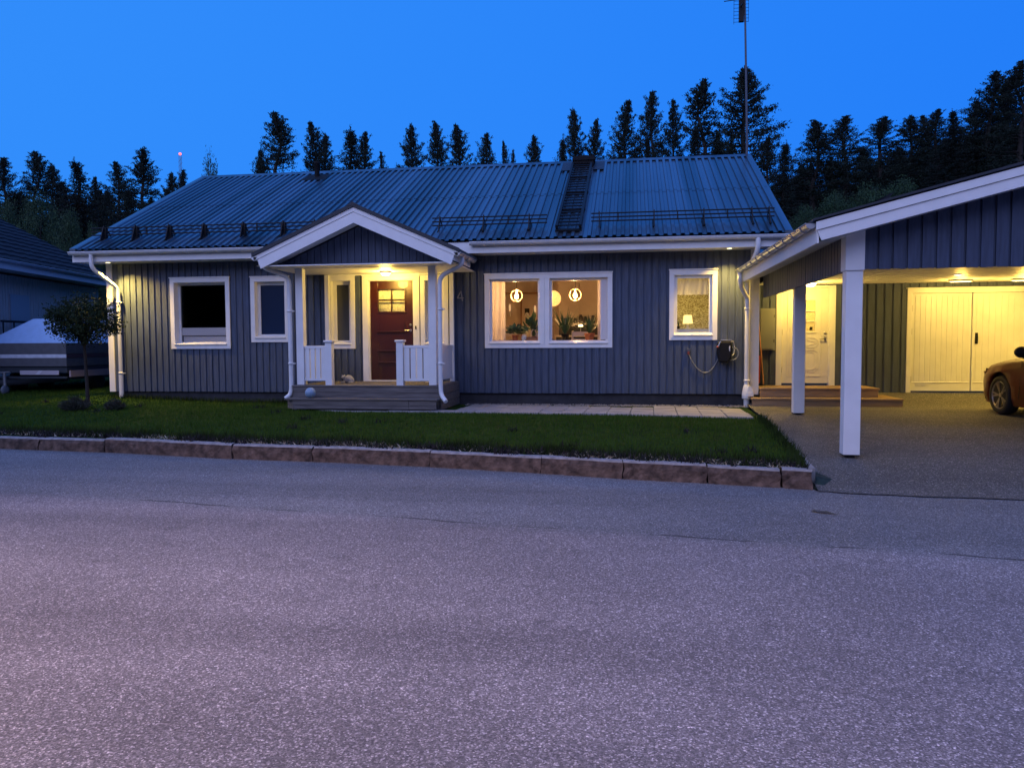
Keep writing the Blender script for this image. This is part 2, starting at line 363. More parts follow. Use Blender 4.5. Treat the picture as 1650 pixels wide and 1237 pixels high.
# paved path of concrete slabs in front of the house
M_slab = mat('concrete_slab', (.27, .26, .25), .85, var=.2, vscale=3, bump=.3, bscale=50)
p = MB(); rnd = random.Random(3)
def pave_front(x): return lerp(x, [(-7.2, 14.25), (-5.2, 13.62), (-3.0, 13.62), (-.2, 13.42), (2.05, 13.0)])
for j in range(6):
    for i in range(24):
        x0 = -7.2 + .4 * i + .012 * j; x1 = x0 + .388
        y0 = pave_front(x0) + .4 * j; y1 = y0 + .388; ys0 = pave_front(x1) + .4 * j
        if y1 > 15.35 or x1 > 2.12: continue
        if x0 < -3.3 and y0 > 14.0: continue
        dz = rnd.uniform(-.006, .006); z = max(lawn_z(x0, y0), .318) + .012 + dz
        tl = rnd.uniform(-.006, .006)
        p.add([(x0, y0, z), (x1, ys0, z + tl), (x1, ys0 + .388, z + tl), (x0, y1, z), (x0, y0, z - .05), (x1, ys0, z - .05), (x1, ys0 + .388, z - .05), (x0, y1, z - .05)],
              [(0, 1, 2, 3), (0, 4, 5, 1), (1, 5, 6, 2), (2, 6, 7, 3), (3, 7, 4, 0)])
tag(obj('path', p, M_slab, bevel=.006), kind='structure')
gr = MB()      # pebble strip against the foundation
rnd = random.Random(5)
for i in range(900):
    x = rnd.uniform(-3.3, 2.2); y = rnd.uniform(15.3, 15.6); s_ = rnd.uniform(.012, .03); z = .32
    M = Matrix.Translation((x, y, z)) @ Matrix.Rotation(rnd.uniform(0, 6), 4, 'Z') @ Matrix.Rotation(rnd.uniform(-.4, .4), 4, 'X')
    gr.add([M @ Vector(v) for v in ((s_, 0, 0), (0, s_, 0), (-s_, 0, 0), (0, -s_, 0), (0, 0, s_ * .8))], [(0, 1, 4), (1, 2, 4), (2, 3, 4), (3, 0, 4)])
tag(obj('gravel', gr, mat('pebbles', (.2, .19, .18), .9, var=.3, vscale=30)), kind='stuff')

# kerb: split granite blocks
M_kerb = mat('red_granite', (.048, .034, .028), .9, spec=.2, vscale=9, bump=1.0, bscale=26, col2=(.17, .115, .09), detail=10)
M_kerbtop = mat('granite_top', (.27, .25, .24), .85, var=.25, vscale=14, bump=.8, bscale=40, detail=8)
cuts = [-12.6, -10.7, -8.83, -7.65, -5.43, -4.22, -2.545, -1.07, -.08, .86, 1.62, 1.93]
klab = ['rough red granite kerb block cut off by the left edge of the photo', 'red granite kerb block, nearest full block at the left edge of the photo', 'red granite kerb block below the low shrubs under the globe tree',
        'long reddish granite kerb block below the dark two-pane window at the left', 'granite kerb block with a notched broken right end, below the porch gutter pipe', 'granite kerb block below the blue ball and porch steps',
        'long granite kerb block below the right porch post', 'granite kerb block below the left half of the lit kitchen window', 'granite kerb block below the right half of the lit kitchen window',
        'granite kerb block below the small lit window', 'granite kerb block cracked at its right end, below the house corner downpipe', 'short broken granite end block of the kerb at the driveway corner']
cuts = [-14.4] + cuts
for i in range(len(cuts) - 1):
    a, b = cuts[i] + .008, cuts[i + 1] - .008
    rnd = random.Random(i + 11); nseg = max(3, int((b - a) / .11)); rings = []
    W, Hh = .15, lerp((a + b) / 2, [(-12, .175), (-5.5, .205), (2, .205)]); dz = rnd.uniform(-.008, .008); skew = rnd.uniform(-.02, .02)
    prof = [(0, -.06), (-.0, .05), (.005, .13), (.018, Hh - .02), (.034, Hh), (W, Hh), (W + .01, -.06)]
    for k in range(nseg + 1):
        x = a + (b - a) * k / nseg; y0 = curb_y(x) + skew * (k / nseg - .5)
        rr = []
        for j, (u, z) in enumerate(prof):
            jit = .034 if j in (1, 2) else .010
            rr.append((x + (.012 * math.sin(z * 40 + i) if k in (0, nseg) else 0), y0 + u + jit * mnoise.noise((x * 9, j * 3.1, i)) + rnd.uniform(-.004, .004), z + dz + (.006 * mnoise.noise((x * 5, j, i * 2)) if j > 1 else 0)))
        rings.append(rr)
    kb = MB(); m_ = len(prof); VV = [v for rr in rings for v in rr]
    kb.add(VV, [(k * m_ + j, (k + 1) * m_ + j, (k + 1) * m_ + j + 1, k * m_ + j + 1) for k in range(nseg) for j in range(m_ - 1)])
    kb.add(rings[0], [tuple(range(m_))]); kb.add(rings[-1], [tuple(range(m_))[::-1]])
    o = obj('kerb_stone', kb, M_kerb, origin=((a + b) / 2, curb_y((a + b) / 2), 0))
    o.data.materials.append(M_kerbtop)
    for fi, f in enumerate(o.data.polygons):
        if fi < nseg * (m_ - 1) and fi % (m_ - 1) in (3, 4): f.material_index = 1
    tag(o, klab[i], 'kerb stone', 'granite kerb along the lawn')
# thin concrete edging between lawn and driveway
e = MB(); yy = [8.76, 9.3, 10, 10.7, 11.4, 12.1, 12.8, 13.2]
for a, b in zip(yy, yy[1:]):
    pa = (edge_x(a), a + .006); pb = (edge_x(b), b - .006); za, zb = max(.205, drive_z(a) + .03), max(.21, drive_z(b) + .03)
    e.add([(pa[0] - .03, pa[1], -.05), (pa[0] + .03, pa[1], -.05), (pa[0] + .03, pa[1], za), (pa[0] - .03, pa[1], za), (pb[0] - .03, pb[1], -.05), (pb[0] + .03, pb[1], -.05), (pb[0] + .03, pb[1], zb), (pb[0] - .03, pb[1], zb)],
          [(3, 2, 1, 0), (4, 5, 6, 7), (0, 1, 5, 4), (1, 2, 6, 5), (2, 3, 7, 6), (3, 0, 4, 7)])
tag(obj('edging', e, M_slab), 'thin pale concrete edging between lawn and driveway', 'edging')
tag(bpy.data.objects['edging'], kind='structure')

# grass
def blades(name, pts, hmin, hmax, w, m, lean=.5, seed=1, parent=None):
    rg = np.random.default_rng(seed); P = np.array(pts, dtype=np.float64); k = len(P)
    a = rg.uniform(0, 2 * PI, k); h = rg.uniform(hmin, hmax, k); ww = w * rg.uniform(.6, 1.3, k)
    dx_, dy_ = np.cos(a) * ww, np.sin(a) * ww; la = rg.uniform(0, 2 * PI, k); ll = rg.uniform(0, lean, k) * h
    Vv = np.empty((k, 3, 3)); Vv[:, 0] = P - np.stack([dx_, dy_, 0 * a], 1); Vv[:, 1] = P + np.stack([dx_, dy_, 0 * a], 1)
    Vv[:, 2] = P + np.stack([np.cos(la) * ll, np.sin(la) * ll, h], 1)
    me = bpy.data.meshes.new(name); me.vertices.add(3 * k); me.vertices.foreach_set('co', Vv.reshape(-1)); me.loops.add(3 * k)
    me.loops.foreach_set('vertex_index', np.arange(3 * k, dtype=np.int32)); me.polygons.add(k)
    me.polygons.foreach_set('loop_start', np.arange(0, 3 * k, 3, dtype=np.int32)); me.update(calc_edges=True); me.materials.append(m)
    o = bpy.data.objects.new(name, me); col.objects.link(o); o['kind'] = 'stuff'; return o
def ok_lawn(x, y):
    if x > edge_x(y) - .05: return False
    if -7.0 < x < 2.2 and y > pave_front(x) - .02: return False
    if -11.4 < x and y > 15.55: return False
    return True
rnd = random.Random(21); pts = []
while len(pts) < 90000:
    x = rnd.uniform(-14.5, 2.1) if rnd.random() < .85 else rnd.uniform(-20, -12); t_ = rnd.uniform(.5, 6.5); y = curb_y(x) + t_
    if x < -12: y = curb_y(x) + rnd.uniform(.5, 9)
    if ok_lawn(x, y): pts.append((x, y, lawn_z(x, y) - .012))
blades('grass', pts, .025, .055, .006, M_grass, .6, 1)
pts = []
for i in range(17000):      # unmown fringe between lawn and kerb, along walls and edging
    x = rnd.uniform(-15, 2.0); t_ = abs(rnd.gauss(.42, .13))
    if t_ < .16 or mnoise.noise((x * 1.7, 3, 0)) < rnd.uniform(-.7, .3): continue
    y = curb_y(x) + t_
    if ok_lawn(x, y): pts.append((x, y, lawn_z(x, y) - .02))
for i in range(2500):
    x = rnd.uniform(-11.3, -6.4); pts.append((x, 15.5 + rnd.uniform(-.12, .1), lawn_z(x, 15.5) - .02))
for i in range(1500):
    y = rnd.uniform(8.9, 13.0); x = edge_x(y) - abs(rnd.gauss(.05, .05)) - .03; pts.append((x, y, lawn_z(x, y) - .02))
blades('rough_grass', pts, .06, .15, .006, M_grass2, .7, 2)
pts = []
for i in range(15000):
    x = rnd.uniform(-15, 1.9); t_ = abs(rnd.gauss(.26, .1))
    if t_ < .15 or mnoise.noise((x * 1.1, 8, 0)) < rnd.uniform(-.6, .5): continue
    pts.append((x, curb_y(x) + t_, lawn_z(x, curb_y(x) + t_) - .02))
for i in range(24):
    x, t_ = rnd.uniform(-14, 1.8), rnd.uniform(.5, 4.0); y = curb_y(x) + t_
    if ok_lawn(x, y):
        for q in range(26): pts.append((x + rnd.gauss(0, .045), y + rnd.gauss(0, .045), lawn_z(x, y) - .015))
for i in range(2600):      # tufts hanging over the kerb
    x = rnd.uniform(-15, 1.9)
    if mnoise.noise((x * 2.3, 15, 0)) > .12: pts.append((x, curb_y(x) + rnd.uniform(.05, .2), .19))
blades('weeds', pts, .03, .12, .012, M_weed, 1.2, 3)
pts = []
for cx_, n_, sx in [(-3.95, 420, .28), (-3.4, 250, .3), (-5.1, 260, .3), (-9.0, 300, .8), (-11, 300, 1.0), (-6.9, 160, .3), (-.55, 300, .2), (.3, 160, .3), (1.2, 120, .3), (-1.7, 90, .4), (1.75, 80, .1)]:
    for i in range(n_):
        x = rnd.gauss(cx_, sx); t_ = rnd.uniform(.14, .42)
        if x < 1.9: pts.append((x, curb_y(x) + t_, lawn_z(x, curb_y(x) + t_)))
blades('dry_grass', pts, .010, .05, .014, M_dry, 4, 4)

# ================================================================== HOUSE
WY = 15.6                       # outer face of the front boarding
XL, XR = -11.39, 2.46           # outer corners
ZB, ZT = .55, 3.42
house = thing('house', (-4.5, 20.3, .28), 'long single storey blue-grey board house with dark metal roof, porch and lit windows', 'house')
WIN = {'w1': (-9.88, -8.50, 1.475, 3.0), 'w2': (-8.02, -7.15, 1.61, 2.99), 'sl': (-6.31, -5.70, 1.465, 2.975), 'door': (-5.535, -4.31, .70, 2.975),
       'sr': (-4.29, -3.70, 1.465, 2.955), 'kw': (-2.94, -.36, 1.465, 2.955), 'rw': (.75, 1.67, 1.605, 2.972)}
def boarded(mb, x0, x1, z0, z1, y, holes, pitch=.146, bw=.112, back=.16, th=.022, phase=0.0, seed=0):
    """vertical overlay boards in front of a backing, with openings"""
    hs = sorted(holes)
    # backing rectangles round the openings
    cuts = sorted({x0, x1, *[h[0] for h in hs], *[h[1] for h in hs]})
    for a, b in zip(cuts, cuts[1:]):
        if a < x0 - 1e-6 or b > x1 + 1e-6 or b - a < 1e-4: continue
        hh = [h for h in hs if h[0] <= a + 1e-6 and h[1] >= b - 1e-6]
        segs = [(z0, z1)]
        for h in hh:
            segs = [s2 for s_ in segs for s2 in ((s_[0], min(s_[1], h[2])), (max(s_[0], h[3]), s_[1])) if s2[1] - s2[0] > 1e-3]
        for s_ in segs: mb.box(a, b, y + th, y + back, s_[0], s_[1])
    rnd = random.Random(seed); k = 0; x = x0 + phase
    while x < x1 - .02:
        a, b = x, min(x + bw, x1); x += pitch
        segs = [(a, b, z0 - rnd.uniform(.0, .006), z1)]
        for h in hs:
            new = []
            for (p_, q_, s_, t_) in segs:
                if q_ <= h[0] or p_ >= h[1]: new.append((p_, q_, s_, t_)); continue
                if p_ < h[0]: new.append((p_, h[0], s_, t_))
                if q_ > h[1]: new.append((h[1], q_, s_, t_))
                m0, m1 = max(p_, h[0]), min(q_, h[1])
                if h[2] > s_: new.append((m0, m1, s_, min(t_, h[2])))
                if h[3] < t_: new.append((m0, m1, max(s_, h[3]), t_))
            segs = new
        dy = rnd.uniform(-.003, .003)
        for (p_, q_, s_, t_) in segs:
            if q_ - p_ > .006 and t_ - s_ > .01:
                c = min(.005, (q_ - p_) / 4); yy = y + dy
                mb.prism([(p_, y + th + .002), (p_, yy + c), (p_ + c, yy), (q_ - c, yy), (q_, yy + c), (q_, y + th + .002)], s_, t_, 'z')
w = MB()
boarded(w, XL + .14, XR - .14, ZB, ZT, WY, [WIN[k] if k != 'door' else (WIN[k][0], WIN[k][1], .55, WIN[k][3]) for k in WIN], seed=2)
w.box(XL + .02, XL + .14, WY + .03, WY + .16, ZB, ZT); w.box(XR - .14, XR - .02, WY + .03, WY + .16, ZB, ZT)
gab = [(WY + .16, ZB), (25.0, ZB), (25.0, 3.45), (20.3, 5.95), (WY + .16, 3.45)]
w.prism(gab, XL + .02, XL + .16, 'x'); w.prism(gab, XR - .16, XR - .02, 'x')
w.box(XL + .16, XR - .16, 24.9, 25.0, ZB, 3.45)
obj('wall', w, M_blue, house)
for a, b in ((XL, XL + .135), (XR - .17, XR)):
    c = MB(); s_ = -1 if a == XL else 1
    c.box(a, b, WY - .012, WY + .03, ZB - .01, ZT)
    obj('corner_board', c, M_trim, house, bevel=.003)
f = MB(); f.box(XL + .08, XR - .12, WY + .06, 25, .0, ZB); obj('foundation', f, M_found, house)

# ---- roof
EY, EZ, RY, RZ = 15.08, 3.585, 20.35, 6.2
sl = (RZ - EZ) / (RY - EY); RX0, RX1 = -11.80, 2.93
rf = MB()
def rib_sheet(mb, x0, x1, y0, z0, y1, z1, pitch, h, lift=0, rows=(0, .5, 1.0), dirx=True):
    """trapezoidal sheet running from (y0,z0) up to (y1,z1)"""
    prof = []; x = x0; nrib = int(round((x1 - x0) / pitch)); pp = (x1 - x0) / nrib
    for i in range(nrib):
        a = x0 + i * pp
        prof += [(a, 0), (a + pp * .48, 0), (a + pp * .56, h), (a + pp * .92, h)]
    prof.append((x1, 0))
    L = math.hypot(y1 - y0, z1 - z0); ny, nz = -(z1 - z0) / L, (y1 - y0) / L
    for r_ in range(len(rows) - 1):
        ta, tb = rows[r_], rows[r_ + 1] + (.012 if r_ < len(rows) - 2 else 0); off = lift + (0 if r_ == 0 else .0) 
        lo = lift + (.005 if r_ > 0 else 0); hi = lift + (.0 if r_ < len(rows) - 1 else 0)
        rnd = random.Random(r_); vs = []
        for t_, o_ in ((ta, lo), (tb, hi)):
            for i, (px, ph) in enumerate(prof):
                q = ph + o_ + .0015 * math.sin(i * 1.7)
                vs.append((px, y0 + (y1 - y0) * t_ + ny * q, z0 + (z1 - z0) * t_ + nz * q))
        k = len(prof); mb.add(vs, [(i, i + 1, k + i + 1, k + i) for i in range(k - 1)])
rib_sheet(rf, RX0, RX1, EY - .03, EZ, RY, RZ, .16, .034)
# underlay, rear slope
rf.add([(RX0, EY, EZ - .03), (RX1, EY, EZ - .03), (RX1, RY, RZ - .03), (RX0, RY, RZ - .03)], [(0, 1, 2, 3)])
rf.add([(RX0, RY, RZ), (RX1, RY, RZ), (RX1, 25.6, EZ), (RX0, 25.6, EZ)], [(0, 1, 2, 3)])
roof = obj('roof', rf, M_roof, house)
k = MB()   # ridge cap and verge flashings
k.prism([(RY - .16, RZ - .045), (RY - .02, RZ + .045), (RY + .02, RZ + .045), (RY + .16, RZ - .045), (RY, RZ + .02)], RX0 - .01, RX1 + .01, 'x')
obj('ridge_cap', k, M_roof, roof)
for xa, xb in ((RX0 - .025, RX0 + .11), (RX1 - .11, RX1 + .025)):
    k = MB(); k.prism([(EY - .04, EZ + .035), (RY, RZ + .042), (RY, RZ - .07), (EY - .04, EZ - .08)], xa, xb, 'x'); obj('verge_flashing', k, M_roof, roof)
def on_roof(x, t, lift=0):
    """t metres up the slope from the eave"""
    L = math.hypot(RY - EY, RZ - EZ); u = ((RY - EY) / L, (RZ - EZ) / L)
    return Vector((x, EY + u[0] * t - u[1] * lift, EZ + u[1] * t + u[0] * lift))
# vent pipe
v = MB(); c = on_roof(-8.25, 5.35); v.lathe([(.065, -.05), (.065, .36), (.078, .37), (.078, .42), (.05, .42)], c, 16)
v.add([on_roof(-8.6, 5.0, .04), on_roof(-7.9, 5.0, .04), on_roof(-7.95, 5.55, .05), on_roof(-8.5, 5.55, .05)], [(0, 1, 2, 3)])
obj('vent_pipe', v, M_chim, roof)
# chimney
c = MB(); c.box(-1.43, -.93, 19.75, 20.5, 5.7, 6.23); c.box(-1.46, -.90, 19.72, 20.53, 6.12, 6.17)
c.lathe([(.25, 6.23), (.25, 6.26), (.2, 6.28), (1e-4, 6.29)], (-1.18, 20.1, 0), 18)
obj('chimney', c, M_chim, roof)
for xa, xb in ((-1.72, -1.44), (-.92, -.66)): fl = MB(); fl.add([on_roof(xa, 4.95, .045), on_roof(xb, 4.95, .045), on_roof(xb, 5.75, .045), on_roof(xa, 5.75, .045)], [(0, 1, 2, 3)]); obj('chimney_flashing', fl, M_roofdk, roof)
# roof ladder
la = MB()
x0, x1 = -1.44, -.98
for x in (x0, x1): la.bar(on_roof(x, .28, .14), on_roof(x, 5.25, .14), .05, .06)
for i in range(24): t_ = .36 + i * .212; la.bar(on_roof(x0, t_, .14), on_roof(x1, t_, .14), .045, .022, (0, -.45, .9))
for t_ in (.3, 1.6, 2.9, 4.2):
    la.bar(on_roof(x0 - .03, t_, .05), on_roof(x1 + .03, t_, .05), .09, .05, (0, -.45, .9))
    for x in (x0, x1): la.bar(on_roof(x, t_ + .08, .03), on_roof(x, t_, .16), .04, .03)
obj('roof_ladder', la, M_black, roof)
# snow guards
def snow_guard(xa, xb, posts, mids):
    s_ = MB(); t0 = .62
    for x in posts:
        s_.bar(on_roof(x, t0 - .16, .03), on_roof(x, t0, .05) + Vector((0, 0, .25)), .085 if xa < -10 else .045, .018, (1, 0, 0)); s_.bar(on_roof(x, t0 + .22, .03), on_roof(x, t0, .05) + Vector((0, 0, .21)), .035, .012, (1, 0, 0))
        s_.bar(on_roof(x, t0 - .18, .035), on_roof(x, t0 + .25, .035), .07, .012)
    if xa < -10:
        for x in posts: p0 = on_roof(x, t0, .03); s_.box(p0.x - .05, p0.x + .05, p0.y - .045, p0.y + .03, p0.z - .05, p0.z + .25)
    for x in mids: s_.bar(on_roof(x, t0, .05) + Vector((0, 0, .05)), on_roof(x, t0, .05) + Vector((0, 0, .23)), .03, .02)
    for h_ in (.075, .15, .225):
        s_.tube([on_roof(xa, t0, .04) + Vector((0, -.012, h_)), on_roof(xb, t0, .04) + Vector((0, -.012, h_))], .014, 8)
    obj('snow_guard', s_, M_black, roof)
snow_guard(-11.72, -6.4, [-11.4, -10.65, -9.86, -9.05, -8.15, -7.25, -6.55], [-10.4, -7.85])
snow_guard(-4.02, -1.66, [-3.86, -2.95, -2.02], [-3.4, -2.45])
snow_guard(-.78, 2.72, [-.62, .45, 1.4, 2.3, 2.62], [-.25, .9, 1.85])
# eave: soffit, fascia, gutter
s_ = MB(); s_.box(RX0 + .02, RX1 - .02, EY + .03, WY - .001, 3.34, 3.36); obj('soffit', s_, M_trim, house)
s_ = MB(); s_.box(RX0, RX1, EY + .005, EY + .03, 3.335, 3.45); s_.box(RX0, RX1, EY + .012, EY + .03, 3.452, 3.56); 
obj('fascia', s_, M_trim, house)
for x0_, x1_ in ((RX0, RX0 + .03), (RX1 - .03, RX1)):
    b = MB(); b.prism([(EY + .03, 3.335), (EY + .03, 3.545), (RY, RZ - .06), (RY, RZ - .28)], x0_, x1_, 'x'); obj('bargeboard', b, M_trim, house)
    b = MB(); xx = (RX0 + .03, XL + .02) if x0_ == RX0 else (XR - .02, RX1 - .03)
    b.add([(xx[0], EY + .03, 3.345), (xx[1], EY + .03, 3.345), (xx[1], RY, RZ - .27), (xx[0], RY, RZ - .27)], [(0, 1, 2, 3)]); obj('verge_soffit', b, M_trim, house)
def gutter(p, q, parent, m, rad=.062, hooks=.6, name='gutter'):
    """half-round gutter from p to q (centre of the mouth)"""
    p, q = Vector(p), Vector(q); d_ = (q - p).normalized(); u = Vector((0, 0, 1)); s2 = d_.cross(u).normalized()
    gb = MB(); vs = []; nn = 10
    for e_ in (p, q):
        for k_ in range(nn + 1):
            a = PI * k_ / nn; vs.append(e_ + s2 * (math.cos(a) * rad) - u * (math.sin(a) * rad))
    gb.add(vs, [(k_, k_ + 1, nn + 2 + k_, nn + 1 + k_) for k_ in range(nn)], True)
    gb.add(vs[:nn + 1], [tuple(range(nn + 1))]); gb.add(vs[nn + 1:], [tuple(range(nn + 1))[::-1]])
    for sg in (1, -1): gb.tube([p + s2 * rad * sg, q + s2 * rad * sg], .009, 6)
    L = (q - p).length; i = .3
    while i < L - .1:
        c_ = p + d_ * i
        gb.tube([c_ + s2 * (math.cos(PI * k_ / 8) * (rad + .006)) - u * (math.sin(PI * k_ / 8) * (rad + .006)) for k_ in range(9)], .007, 5); i += hooks
    return obj(name, gb, m, parent)
gutter((RX0, EY - .075, 3.535), (-6.85, EY - .075, 3.535), house, M_pipe)
gutter((-3.12, EY - .075, 3.535), (RX1, EY - .075, 3.535), house, M_pipe)
# downpipes
def pipe(pts, parent, m=M_pipe, rad=.043, clips=(), foot=None, r=.12):
    pb = MB(); pb.tube(bend(pts, r), rad, 14)
    for c_ in clips:
        pb.lathe([(rad + .001, -.02), (rad + .008, -.02), (rad + .008, .02), (rad + .001, .02)], c_, 14); pb.box(c_[0] + rad, c_[0] + rad + .035, c_[1] - .01, c_[1] + .06, c_[2] - .012, c_[2] + .012)
    if foot:
        pb.lathe([(rad + .004, foot[3]), (rad + .006, foot[2])], (foot[0], foot[1], 0), 14)
    return obj('downpipe', pb, m, parent)
pipe([(-11.30, EY - .075, 3.50), (-11.30, EY - .075, 3.2), (-11.06, WY - .08, 2.8), (-11.06, WY - .08, .38)], house, clips=[(-11.06, WY - .08, 2.5), (-11.06, WY - .08, .95)], foot=(-11.06, WY - .08, .92, .38))
pipe([(2.33, EY - .075, 3.50), (2.33, EY - .075, 3.28), (2.22, WY - .12, 2.85), (2.22, WY - .12, .34)], house, rad=.047, clips=[(2.22, WY - .12, 2.2), (2.22, WY - .12, .82)])
lt_ = MB(); lt_.lathe([(.052, .30), (.054, .46), (.085, .47), (.09, .56), (.06, .72), (.05, .74)], (2.22, WY - .12, 0), 14); lt_.box(2.23, 2.335, WY - .25, WY - .02, .52, .60); lt_.prism([(2.22, .60), (2.335, .60), (2.30, .70), (2.24, .72)], WY - .22, WY - .03, 'y')
obj('leaf_trap', lt_, M_pipe, house, bevel=.004)

# ---- windows
def window(k, n=1, trim=.095, sash=.055, depth=.10, pane=M_glass, wide_r=0, mull=.0, lining=.035):
    x0, x1, z0, z1 = WIN[k]; y = WY
    t = MB()
    t.box(x0, x1, y - .022, y + .01, z1 - trim, z1); t.box(x0 - .012, x1 + .012, y - .04, y + .01, z1, z1 + .022)
    t.box(x0, x1, y - .022, y + .01, z0, z0 + trim * .8)
    t.box(x0, x0 + trim, y - .022, y + .01, z0 + trim * .8, z1 - trim); t.box(x1 - trim, x1, y - .022, y + .01, z0 + trim * .8, z1 - trim)
    a0, a1, b0, b1 = x0 + trim, x1 - trim, z0 + trim * .8, z1 - trim
    bays = [(a0, a1)]
    if n == 2:
        m_ = (x0 + x1) / 2 - .065; bays = [(a0, m_ - mull / 2), (m_ + mull / 2, a1)]
        t.box(m_ - mull / 2, m_ - .004, y - .022, y + .01, b0, b1); t.box(m_ + .004, m_ + mull / 2, y - .022, y + .01, b0, b1)
        t.box(m_ - .004, m_ + .004, y - .012, y + .01, b0, b1)
    # reveal lining
    for (c0, c1) in bays:
        t.box(c0 - .02, c0, y + .011, y + .2, b0, b1); t.box(c1, c1 + .02, y + .011, y + .2, b0, b1)
        t.box(c0 - .02, c1 + .02, y + .011, y + .2, b1, b1 + .02); t.box(c0 - .02, c1 + .02, y + .011, y + .2, b0 - .02, b0)
    wo = obj('window', t, M_trim, house, bevel=.003)
    for (c0, c1) in bays:
        s_ = MB(); yy = y + depth
        s_.box(c0, c0 + sash, yy - .02, yy + .03, b0, b1); s_.box(c1 - sash, c1, yy - .02, yy + .03, b0, b1)
        s_.box(c0 + sash, c1 - sash, yy - .02, yy + .03, b0, b0 + sash * 1.3); s_.box(c0 + sash, c1 - sash, yy - .02, yy + .03, b1 - sash, b1)
        obj('frame', s_, M_trim, wo, bevel=.004)
        g_ = MB(); g_.quad((c0 + sash, yy, b0 + sash * 1.3), (c1 - sash, yy, b0 + sash * 1.3), (c1 - sash, yy, b1 - sash), (c0 + sash, yy, b1 - sash)); obj('pane', g_, pane, wo)
        sb = MB(); sb.prism([(y - .045, b0 + .012), (y - .045, b0 + .03), (yy - .02, b0 + .075), (yy - .02, b0 + .02), (y - .03, b0 + .002)], c0 - .01, c1 + .01, 'x'); obj('sill', sb, M_trim, wo, bevel=.004)
    return wo
w1 = window('w1', depth=.16, sash=.05)
b = MB(); b.box(-9.73, -8.65, WY + .165, WY + .2, 1.765, 1.935); obj('lower_blind', b, M_blind, w1)
b = MB(); b.box(-9.73, -8.65, WY + .21, WY + .23, 1.60, 1.752); obj('inner_blind', b, M_blind, w1)
window('w2', depth=.13, sash=.07, pane=M_frost)
window('sl', depth=.12, sash=.075, pane=M_frost2)
window('sr', depth=.12, sash=.075, pane=M_frost2)
kw = window('kw', n=2, depth=.09, sash=.045, mull=.20)
window('rw', depth=.07, sash=.06)
# blind cassette beside the right kitchen pane
b = MB()
for i in range(30): z = 1.66 + i * .041; b.box(-.58, -.462, WY + .055, WY + .066, z, z + .026)
b.box(-.60, -.455, WY + .067, WY + .075, 1.63, 2.86)
obj('slatted_blind', b, M_blind, kw)

# ---- front door
x0, x1, z0, z1 = WIN['door']
t = MB(); t.box(x0, x0 + .12, WY - .022, WY + .01, .70, z1); t.box(x1 - .12, x1, WY - .022, WY + .01, .70, z1); t.box(x0 + .12, x1 - .12, WY - .022, WY + .01, 2.885, z1); t.box(x0 - .01, x1 + .01, WY - .035, WY + .01, z1, z1 + .02)
t.box(x0 + .10, x0 + .145, WY + .011, WY + .15, .74, 2.885); t.box(x1 - .145, x1 - .10, WY + .011, WY + .15, .74, 2.885); t.box(x0 + .10, x1 - .10, WY + .011, WY + .15, 2.87, 2.90)
t.box(x0 + .12, x1 - .12, WY - .03, WY + .15, .74, .805)
fr = obj('door_frame', t, M_trim, house, bevel=.003)
dx0, dx1, dz0, dz1 = -5.385, -4.46, .81, 2.868; DY = WY + .055
d = MB(); wx0, wx1, wz0, wz1 = -5.215, -4.64, 2.235, 2.695
d.box(dx0, wx0, DY, DY + .05, dz0, dz1); d.box(wx1, dx1, DY, DY + .05, dz0, dz1); d.box(wx0, wx1, DY, DY + .05, dz0, wz0); d.box(wx0, wx1, DY, DY + .05, wz1, dz1)
for (a, b_, c, e_) in ((wx0 - .03, wx1 + .03, wz1, wz1 + .03), (wx0 - .03, wx1 + .03, wz0 - .03, wz0), (wx0 - .03, wx0, wz0, wz1), (wx1, wx1 + .03, wz0, wz1)): d.box(a, b_, DY - .018, DY, c, e_)
d.box((wx0 + wx1) / 2 - .012, (wx0 + wx1) / 2 + .012, DY - .008, DY + .02, wz0, wz1); d.box(wx0, wx1, DY - .008, DY + .02, (wz0 + wz1) / 2 - .012, (wz0 + wz1) / 2 + .012)
def moulding(mb, a, b_, c, e_, y, s_=.016, h=.014):
    mb.prism([(c, y), (c, y - h * .4), (c + s_ / 2, y - h), (c + s_, y)], a, b_, 'x'); mb.prism([(e_ - s_, y), (e_ - s_ / 2, y - h), (e_, y - h * .4), (e_, y)], a, b_, 'x')
    mb.prism([(a, y), (a, y - h * .4), (a + s_ / 2, y - h), (a + s_, y)], c, e_, 'z'); mb.prism([(b_ - s_, y), (b_ - s_ / 2, y - h), (b_, y - h * .4), (b_, y)], c, e_, 'z')
for (c, e_) in ((1.80, 1.985), (1.40, 1.58), (1.16, 1.34)):
    moulding(d, -5.215, -4.64, c, e_, DY); d.prism([(DY, c - .006), (DY - .03, c + .006), (DY - .03, c + .022), (DY, c + .03)], -5.24, -4.62, 'x')
door = obj('front_door', d, M_door, house, bevel=.002)
g_ = MB(); g_.quad((wx0, DY + .02, wz0), (wx1, DY + .02, wz0), (wx1, DY + .02, wz1), (wx0, DY + .02, wz1)); obj('door_glass', g_, M_glass, door)
h = MB(); h.tube(bend([(-4.52, DY, 1.84), (-4.52, DY - .05, 1.84), (-4.63, DY - .05, 1.84)], .02), .010, 8); h.lathe([(.028, 0), (.028, .008)], (-4.52, DY, 1.84), 14, Matrix.Rotation(PI / 2, 4, 'X'))
obj('door_handle', h, M_steel, door)
h = MB(); h.lathe([(.025, 0), (.025, .02), (.012, .025)], (-4.52, DY, 1.955), 14, Matrix.Rotation(PI / 2, 4, 'X')); obj('door_lock', h, M_steel, door)
hb = MB(); hb.box(-4.40, -4.375, WY - .035, WY - .022, 1.86, 1.93); obj('doorbell', hb, M_black, house)
cu = MB(); nn = 40
